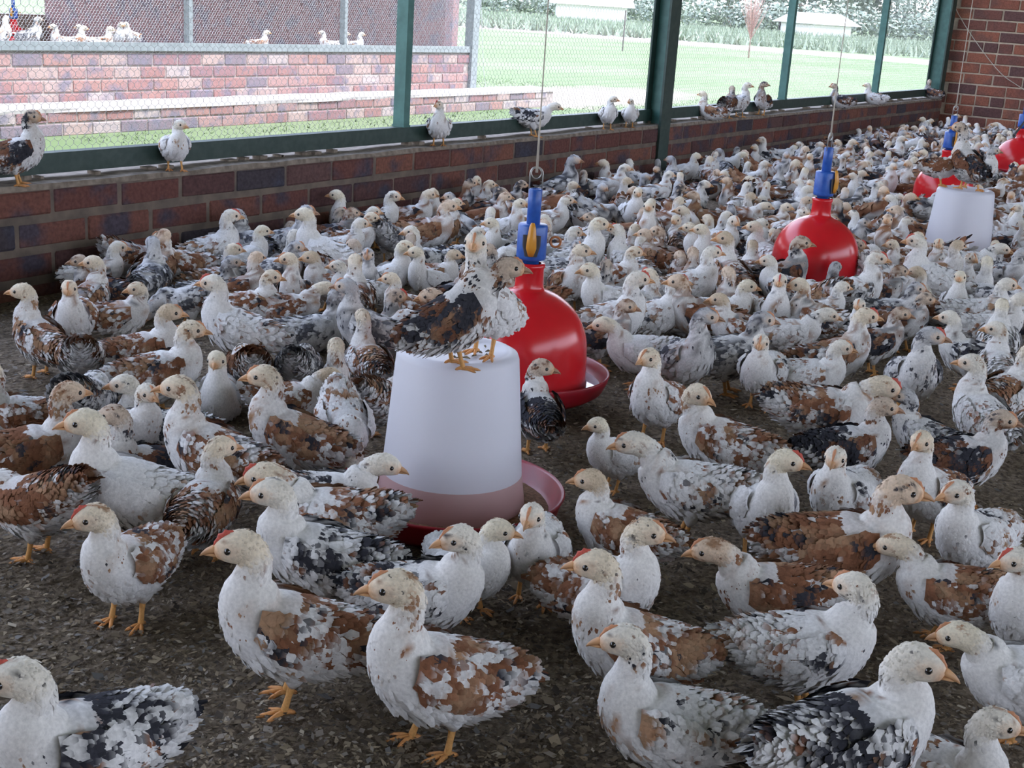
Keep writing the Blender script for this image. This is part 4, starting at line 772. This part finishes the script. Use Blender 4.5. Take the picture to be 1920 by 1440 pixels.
# ---------------------------------------------------------------- the flock
# photo x, y of the body centre | heading on the picture (0 right, 90 away, 180 left, 270 towards the camera)
# kind | pose | heading of the head | size
FRONT="""
155 1385 205 k S 172 1.18 2
238 1050 235 b S 195 1.08 2
545 1175 184 b A 180 1.22 2
382 945 70 b S 25 1.02 1
598 1035 172 k S 182 1.18 1
70 935 140 r P 140 1.1 0
820 1255 200 b A 184 1.2 1
795 1105 350 k S 176 1.08 1
885 1055 310 y S 350 .92 0
1004 1025 262 w S 255 1.0 1
1135 1095 335 b A 350 1.08 1
1190 1205 192 b A 184 1.12 2
1248 1335 190 w Q 186 1.12 1
1165 990 165 o S 180 1.0 1
1450 1105 192 r L 188 1.05 1
1515 1205 8 w S 172 1.10 1
1650 1370 35 k S 350 1.22 1
1580 1018 6 r S 5 1.28 1
1812 1112 186 b L 184 1.0 0
1905 1130 240 w S 215 1.05 2
1918 1265 200 y L 190 1.0 1
1720 1445 330 w Q 5 1.0 1
1430 945 292 y A 350 1.08 2
1580 920 245 w S 262 1.05 1
1295 908 174 w L 182 1.16 1
1155 850 215 y S 210 .82 0
1825 1000 238 w S 225 1.1 1
1742 915 236 b A 250 1.05 1
1805 855 20 d S 0 1.05 1
1735 815 160 g S 185 .95 0
1545 765 4 b L 0 1.24 2
1590 835 20 d S 5 1.05 0
1355 825 172 b S 320 1.15 1
1440 690 255 w S 265 1.05 1
1500 700 352 w S 2 1.0 1
1565 665 12 b A 0 1.15 2
1640 640 25 d S 0 1.0 0
1712 700 285 g A 0 1.2 2
1822 665 170 k S 180 1.05 0
1868 685 100 w S 190 1.05 0
1890 735 60 b S 30 1.15 0
1842 775 130 w A 180 1.1 0
1288 665 300 g A 350 1.15 1
1368 665 10 g S 0 1.15 1
1232 745 245 b A 235 1.1 1
1318 590 185 r S 188 1.15 0
1215 660 185 y L 190 1.05 0
1012 770 105 d S 350 1.0 0
74 630 125 b A 165 1.05 0
140 590 262 b S 262 1.05 1
165 555 60 b S 170 1.0 0
190 540 160 d S 180 .95 0
280 520 75 g S 95 1.1 0
222 590 350 b S 182 .95 0
268 655 12 o S 0 1.05 1
312 695 12 b S 358 1.1 1
402 735 268 y Q 262 1.05 0
445 612 168 w A 180 1.15 2
472 570 350 b S 0 1.0 0
582 612 8 g Q 0 1.1 0
545 578 2 b L 0 .98 0
470 685 100 r P 100 1.0 0
572 690 80 g P 60 1.0 0
152 665 90 b P 60 1.0 0
155 745 70 g P 70 1.1 0
40 775 180 b Q 200 1.1 0
60 838 10 r Q 20 1.15 0
240 912 174 y A 184 1.2 1
232 805 340 w S 300 .98 1
398 842 158 b A 175 1.18 0
565 808 168 b A 182 1.15 1
632 795 280 w P 275 1.1 0
602 728 80 b Q 90 1.05 0
545 745 10 o L 0 .9 0
275 865 190 d Q 170 1.05 0
295 800 190 k Q 180 1.05 0
632 945 176 b L 182 1.16 2
705 915 2 k L 350 1.02 0
692 615 168 g A 182 1.1 1
770 575 172 b S 182 .95 0
692 672 110 b Q 110 1.0 0
716 745 60 b P 60 1.0 0
800 522 230 y A 200 .95 1
600 470 170 y A 184 1.2 1
640 462 10 w S 0 1.0 0
450 450 130 g S 190 1.05 2
402 465 12 w A 0 1.12 1
480 480 40 y S 5 .95 0
352 492 200 b S 190 1.0 0
390 520 20 b Q 30 1.0 0
395 545 0 g Q 0 1.0 0
520 430 30 d Q 30 1.0 0
556 545 250 b A 190 1.0 1
520 498 60 w Q 60 1.05 0
598 425 5 d S 0 1.0 1
650 415 240 y A 190 1.05 0
625 432 0 w S 0 .95 0
697 412 18 k S 0 1.1 1
715 365 18 d A 5 1.05 1
772 368 15 b A 5 1.0 1
770 405 8 b S 0 1.08 0
848 372 250 y A 230 1.0 1
830 398 232 b A 205 .95 1
868 385 0 d S 0 1.0 0
800 432 6 r S 0 1.2 0
735 442 60 g P 60 1.05 0
628 528 200 o S 185 1.0 1
668 545 200 w S 182 .95 1
696 525 265 g A 262 1.0 0
716 520 20 y A 0 1.0 0
755 500 60 d Q 80 1.0 0
815 515 350 o S 0 .9 0
916 375 8 d S 0 1.0 0
915 405 8 r S 5 1.0 0
950 425 330 y A 350 1.0 0
938 465 230 y A 190 1.0 1
1045 348 35 g A 0 1.25 0
1142 348 5 w S 0 1.1 0
1192 335 170 w S 182 1.0 1
1222 338 60 g Q 60 1.0 0
1022 388 160 r P 170 1.1 0
1118 395 10 g P 10 1.05 0
1168 378 90 o Q 90 1.05 0
1098 412 60 g P 60 1.0 0
1028 412 5 w S 0 1.05 0
1225 440 268 y A 265 1.15 0
1258 452 100 b S 262 1.0 0
1262 392 80 g Q 80 1.1 0
1222 482 150 r S 190 1.0 0
1088 480 30 y A 5 1.2 0
1068 525 295 b A 0 1.1 0
1040 475 0 w S 0 1.0 0
1130 450 200 d Q 200 1.0 0
1182 495 10 w Q 0 1.1 0
1150 515 5 b S 0 1.0 0
1025 520 200 w S 0 1.0 0
1128 560 100 d Q 100 1.05 0
1145 598 14 w A 0 1.2 0
1130 625 10 d S 350 1.0 0
1232 588 12 w A 0 1.05 0
1310 468 190 y S 188 1.0 1
1340 485 185 y A 186 1.05 0
1372 515 120 o A 200 1.2 1
1270 482 190 r Q 180 1.05 0
1296 530 15 w A 0 1.1 0
1420 510 95 o S 95 1.05 0
1490 512 35 d A 0 1.2 0
1532 548 70 g Q 80 1.05 0
1362 580 350 y S 5 1.0 0
1378 612 190 o S 184 1.0 0
1418 582 262 w S 262 .95 1
1450 580 268 w A 266 1.1 0
1512 592 168 b S 184 1.1 1
1480 622 10 w L 0 1.05 0
1742 518 186 w A 186 1.25 1
1772 495 240 b S 262 1.0 2
1788 450 12 w A 0 1.1 1
1716 452 20 w S 0 1.0 0
1828 458 340 d S 0 1.0 1
1852 470 0 r S 0 .95 0
1815 490 6 w L 0 1.1 0
1826 528 245 w Q 290 1.05 1
1886 512 300 g S 5 1.05 0
1793 568 265 y A 262 1.0 0
1748 572 190 o Q 170 1.1 0
1672 582 350 g S 0 1.0 1
1692 600 330 d S 0 1.0 0
1606 545 25 w A 0 1.15 2
1640 548 10 d S 0 1.0 0
1672 530 190 k Q 190 1.05 0
1836 582 15 w S 0 1.1 0
1892 562 330 g S 0 1.0 2
1858 612 10 w S 0 1.1 2
1872 635 95 y S 110 1.05 0
1612 612 260 w S 262 .95 1
"""
def yaw_of(px,deg): return math.radians(deg)-math.pi/2+HEAD-math.atan((px-960)/FPX)
def parse(txt,zbase=0.,hb=.088):
    out=[]
    for ln in txt.strip().splitlines():
        a=ln.split(); x,y,d,k,p,h,s,cb=float(a[0]),float(a[1]),float(a[2]),a[3],a[4],float(a[5]),float(a[6]),int(a[7])
        zc=hb if POSES[p][4]==0 else .052
        X_,Y_,t_=ground(x,y,zbase+zc*s)
        hy=(h-d+180)%360-180
        out.append(dict(x=x,y=y,X=X_,Y=Y_,Z=zbase,t=t_,rz=yaw_of(x,d),dir=d%360,head=h%360,k=k,p=p,hy=hy,s=s*.98,cb=cb))
    return out
birds=parse(FRONT)
nhand=len(birds)
obst=[(FX1,FY1,.205),(FX2,FY2,.205)]+[(D.location.x,D.location.y,.20) for D in (D1,D2,D3,D4)]
# fill the crowd further back: everything beyond the near group stands shoulder to shoulder
rs=np.random.RandomState(44)
def free(X_,Y_,r_,lst):
    return all((X_-b['X'])**2+(Y_-b['Y'])**2>r_*r_ for b in lst) and all((X_-ox)**2+(Y_-oy)**2>(orr-.02)**2 for ox,oy,orr in obst)
auto=[]
for _ in range(42000):
    X_=rs.uniform(2.3,XE-.10); Y_=rs.uniform(-.9,DW-.09); px_,py_,t_=pix((X_,Y_,.09))
    if px_<-60 or px_>2300 or t_<3.15: continue
    # the photo's open patches of litter
    if t_<4.05 and px_>1130 and py_>640: continue
    if t_<3.5 and px_>1000: continue
    if px_>1990 and (t_<4.4 or rs.rand()<.55): continue
    if px_<330 and py_>600: continue
    den=.138 if t_<5 else .145
    if free(X_,Y_,den,birds[:nhand]+auto):
        k=rs.choice(list('wybrkgdo'),p=[.16,.06,.24,.16,.08,.14,.12,.04]); far_=t_>5.2
        p=rs.choice(list('SAQNPL'),p=[.24,.13,.30,.08,.17,.08]); s=rs.uniform(.92,1.1)
        d=rs.choice([rs.uniform(-40,40),rs.uniform(140,220),rs.uniform(40,140),rs.uniform(220,320)],p=[.34,.26,.28,.12])
        h=d+rs.choice([0,rs.uniform(-70,70)])
        auto.append(dict(x=px_,y=py_,X=X_,Y=Y_,Z=0.,t=t_,rz=yaw_of(px_,d),dir=d%360,head=h%360,k=str(k),p=str(p),hy=h-d,s=s,cb=int(rs.choice([0,1,2],p=[.5,.3,.2]))))
allb=birds+auto
# settle: nobody stands inside a neighbour, a drinker or the wall
P=np.array([(b['X'],b['Y']) for b in allb]); S0=P.copy(); R=np.array([.054*b['s'] for b in allb])
YM=np.array([DW-.055-(.125 if math.sin(b['rz'])<0 else .085)*abs(math.sin(b['rz']))*b['s'] for b in allb])
for it_ in range(60):
    d=P[:,None]-P[None]; q=np.sqrt((d**2).sum(-1))+np.eye(len(P))*9; ov=(R[:,None]+R[None]-q).clip(0)
    mv=(d/q[:,:,None]*ov[:,:,None]*.35).sum(1); P+=np.clip(mv,-.01,.01)
    for ox,oy,orr in obst:
        dd=P-np.array([ox,oy]); qq=np.sqrt((dd**2).sum(1)); o_=(orr+.045-qq).clip(0); P+=dd/qq[:,None]*(o_*.5)[:,None]
    P[:,1]=np.minimum(P[:,1],YM); P[:,0]=np.minimum(P[:,0],XE-.09)
for b,(X_,Y_) in zip(allb,P): b['X'],b['Y']=float(X_),float(Y_); b['t']=pix((b['X'],b['Y'],.09))[2]
# perched birds
def perch(x,y,d,k,p,h,s,cb,Z,plane=None):
    """y is the photo row of the feet"""
    if plane is not None: X_,_z=onY(x,y,plane); Y_=plane
    else: X_,Y_,_=ground(x,y,Z)
    return dict(x=x,y=y,X=X_,Y=Y_,Z=Z,t=pix((X_,Y_,Z))[2],rz=yaw_of(x,d),dir=d%360,head=h%360,k=k,p=p,hy=(h-d+180)%360-180,s=s,cb=cb)
WY=DW+.018
wallbirds=[
 (perch(34,357,8,'d','A',330,1.0,1,ZT,WY),'dark brown backed young hen on the wall top at the left edge'),
 (perch(328,322,285,'w','S',318,.86,0,ZT,WY),'fluffy white chick facing the camera on the wall before the first green post'),
 (perch(822,268,268,'w','A',225,.88,0,ZT,WY),'plump white chick perched on the wall just right of the first green post'),
 (perch(1000,243,4,'k','L',0,.96,0,ZT,WY),'white young hen with raised dark tail on the wall behind the hanging cord'),
 (perch(1138,238,285,'w','S',330,.86,0,ZT,WY),'larger white chick of the pair on the wall left of the broad teal column'),
 (perch(1180,232,272,'w','S',250,.78,0,ZT,WY),'smaller white chick touching the left side of the broad teal column'),
 (perch(1331,222,185,'b','Q',160,.95,0,ZT,WY),'brown and white chick lying on the wall right of the broad teal column'),
 (perch(1362,216,70,'d','S',100,.98,0,ZT,WY),'dark mottled chick on the wall seen from behind with lowered head'),
 (perch(1386,212,60,'w','A',0,1.0,0,ZT,WY),'pure white chick standing between two dark ones on the wall'),
 (perch(1428,210,250,'d','A',0,.98,0,ZT,WY),'brown speckled chick standing upright on the wall left of the second green post'),
 (perch(1574,203,200,'d','Q',185,1.0,0,ZT,WY),'speckled chick resting on the wall behind the second hanging cord'),
 (perch(1637,193,190,'w','Q',200,.98,0,ZT,WY),'white speckled chick resting on the wall at the foot of the third green post'),
 (perch(1747,182,150,'d','Q',100,1.0,0,ZT,WY),'small dark chick on the wall in front of the corner column'),
 (perch(852,688,10,'d','U',0,.98,1,FH1+.0005),'speckled brown winged young hen standing on top of the near white feeder'),
 (perch(908,666,238,'w','T',264,.98,1,FH1+.0005),'white young hen behind the brown one on the near white feeder'),
 (perch(1762,349,12,'r','S',30,.86,0,FH2+.0005),'rusty brown winged chick at the left of the far white feeder lid'),
 (perch(1806,354,135,'d','T',175,1.10,1,FH2+.0005),'tallest speckled young hen on the far white feeder, looking left'),
 (perch(1832,358,20,'g','A',0,.82,0,FH2+.0005),'grey mottled chick at the right of the far white feeder lid'),
]
# ---- words for the labels
KW={'w':'white faintly speckled','y':'plain creamy white','b':'white chick-necked brown winged','r':'rusty brown','k':'white with black wing','g':'grey and white speckled','d':'dark brown speckled','o':'buff headed brown winged'}
KW['b']='brown-white patched'; KW['o']='buff headed'; KW['w']='white speckled'; KW['g']='grey speckled'; KW['d']='dark speckled'; KW['k']='black winged white'
PW={'A':'standing tall','S':'standing','L':'stretching low','Q':'squatting','P':'pecking','N':'dozing','T':'stretching upright'}
def dirw(a):
    a=a%360
    return 'facing right' if a<45 or a>=315 else 'seen from behind' if a<135 else 'facing left' if a<225 else 'facing the camera'
def sector(b):
    x,y,_=pix((b['X'],b['Y'],b['Z']+.09)); marks=[((850,900),170,'beside the near white feeder'),((1003,650),165,'beside the near red drinker'),((1522,470),125,'beside the middle red drinker'),((1790,400),100,'around the far white feeder'),((1904,310),60,'beside the farthest red drinker')]
    for (mx,my),r_,w_ in marks:
        if (x-mx)**2+((y-my)*1.2)**2<r_*r_: return w_
    if DW-b['Y']<.30: return 'by the wall '+('at left edge' if x<330 else 'before the first post' if x<760 else 'below the near cord' if x<1100 else 'near the broad column' if x<1340 else 'before the second post' if x<1560 else 'in the far corner')
    v='in the front row' if y>1150 else 'in the near flock' if y>900 else 'in the middle flock' if y>640 else 'in the dense crowd' if y>450 else 'in the far crowd'
    h='at far left' if x<250 else 'left of the feeder' if x<700 else 'behind the feeder' if x<1000 else 'right of the near drinker' if x<1330 else 'below the middle drinker' if x<1640 and y>470 else 'left of the middle drinker' if x<1500 else 'at right' if x<1800 else 'at the right edge'
    return v+' '+h
ORD=['','second','third','fourth','fifth','sixth','seventh','eighth','ninth','tenth']
# ---- who is an individual, who is a blur in the distance
vis=[]
for b in allb:
    x,y,t_=pix((b['X'],b['Y'],.10)); b['px'],b['py']=x,y
    b['off']=x<-45 or x>1965 or y>1480
inv_=sorted([b for b in allb if not b['off']],key=lambda b:b['t'])
NIND=300-len(wallbirds)-14
hand=[b for b in inv_]
single=inv_[:NIND]; rest=[b for b in allb if b not in single]
rest=[b for b in rest if not (b['off'] and b['t']<3)]
# library of shared meshes for the middle and far birds
LIB={}
def lib(kind,pose,yb,lod,var):
    key=(kind,pose,yb,lod,var)
    if key not in LIB:
        LIB[key]=chick_parts(kind,pose,yb,hash_(key),lod)
    return LIB[key]
def hash_(key): return int(sum((ord(c)*(i+3)*7) for i,c in enumerate(repr(key)))%9973)
groups={}
for i,b in enumerate(single): 
    base=f"{KW[b['k']]} chick {PW[b['p']]} {dirw(b['dir'])} {sector(b)}"; groups.setdefault(base,[]).append(b)
for base,L_ in groups.items():
    L_.sort(key=lambda b:b['px']); n_=len(L_)
    for i,b in enumerate(L_):
        if n_==1: b['label']=base
        elif n_==2: b['label']=('leftmost ' if i==0 else 'rightmost ')+base
        else: b['label']=('leftmost ' if i==0 else 'rightmost ' if i==n_-1 else (ORD[i] if i<10 else 'farther')+' from left ')+base
        w_=b['label'].split()
        if len(w_)>16: b['label']=' '.join(x for x in w_ if x!='the')
roots={}
def place(b,label,group,lod):
    if lod==3:
        parts=chick_parts(b['k'],b['p'],b['hy'],int(b['x']*7+b['y'])%9001+1,3,b['cb']); r=make_chick('chick',(b['X'],b['Y'],b['Z']),b['rz'],b['s'],parts)
    else:
        yb=int(round(b['hy']/(30. if lod==2 else 60.))*(30 if lod==2 else 60)); key=(b['k'],b['p'],yb,lod,0)
        if key in roots: r=dup(roots[key],(b['X'],b['Y'],b['Z']),b['rz'],b['s'])
        else:
            r=make_chick('chick',(b['X'],b['Y'],b['Z']),b['rz'],b['s'],chick_parts(b['k'],b['p'],yb,hash_(key),lod,b['cb'] if lod==2 else 0)); roots[key]=r
    tag(r,label,'chick',group); return r
for b in single:
    place(b,b['label'],'chicks standing on the litter floor',3 if b['t']<3.0 else 2 if b['t']<4.6 else 1)
for b,lb in wallbirds:
    place(b,lb,'chicks perched on the wall top' if b['Z']==ZT else 'chicks perched on the feeders',3 if b['t']<4.2 or b['Z']!=ZT else 2)
# the remaining far birds: one object
cr=MB(); lm={}; rs=np.random.RandomState(9)
def joined(k,p,v):
    if (k,p,v) not in lm:
        pr=chick_parts(k,p,[0,40,-50][v],hash_((k,p,v)),1,0); A=MB()
        for kk,val in pr.items():
            if kk in ('leg','eye','comb'): continue
            for m_,_,_s in (val if isinstance(val,list) else [val]): v_,q_,t__,c_=m_.arrays(); A.add(v_,q=q_,t=t__,c=c_)
        lm[(k,p,v)]=A.arrays()
    return lm[(k,p,v)]
for b in rest:
    v_,q_,t__,c_=joined(b['k'],b['p'],rs.randint(3)); a=b['rz']; s=b['s']; M=np.array([[math.cos(a),-math.sin(a),0],[math.sin(a),math.cos(a),0],[0,0,1]])*s
    cr.add(v_@M.T+np.array([b['X'],b['Y'],b['Z']]),q=q_,t=t__,c=c_)
if rest: tag(cr.build('chick_crowd',MAT['plumage'],None,True),'dense crowd of far speckled chicks packed towards the end wall','chick',kind='stuff')
print('birds',nhand,len(auto),'single',len(single),'rest',len(rest),'lib',len(roots),'last t',single[-1]['t'])
# birds of the neighbouring house
NBL=[(6,92,60,'w','A'),(57,88,0,'g','A'),(118,90,200,'w','Q'),(140,91,20,'b','Q'),(166,91,160,'w','Q'),(190,91,0,'b','Q'),(219,90,300,'w','S'),(246,90,240,'w','S'),(484,91,0,'b','Q'),(617,91,180,'w','Q'),(636,91,20,'w','Q'),(664,92,0,'w','Q')]
NW=['white chick on the neighbouring house wall at the left picture edge','grey chick standing tall on the neighbouring wall beside the red blur','small white chick lying on the neighbouring wall, leftmost of the resting group','brownish chick lying second in the resting group on the neighbouring wall','white chick lying in the middle of the resting group on the neighbouring wall','brownish chick lying at the right end of the resting group, neighbouring wall','left one of two upright white chicks on the neighbouring wall','right one of two upright white chicks on the neighbouring wall','lone chick lying on the neighbouring wall between its two pale posts','white chick lying on the neighbouring wall left of its second post','white chick lying on the neighbouring wall at its second pale post','white chick lying on the neighbouring wall right of its second post']
for (x_,y_,d_,k_,p_),lb in zip(NBL,NW):
    b=perch(x_,y_-2,d_,k_,p_,d_,1.05,0,NZ+.010,NY+.12); b['Z']=NZ+.010; place(b,lb,'chicks on the neighbouring wall',1)
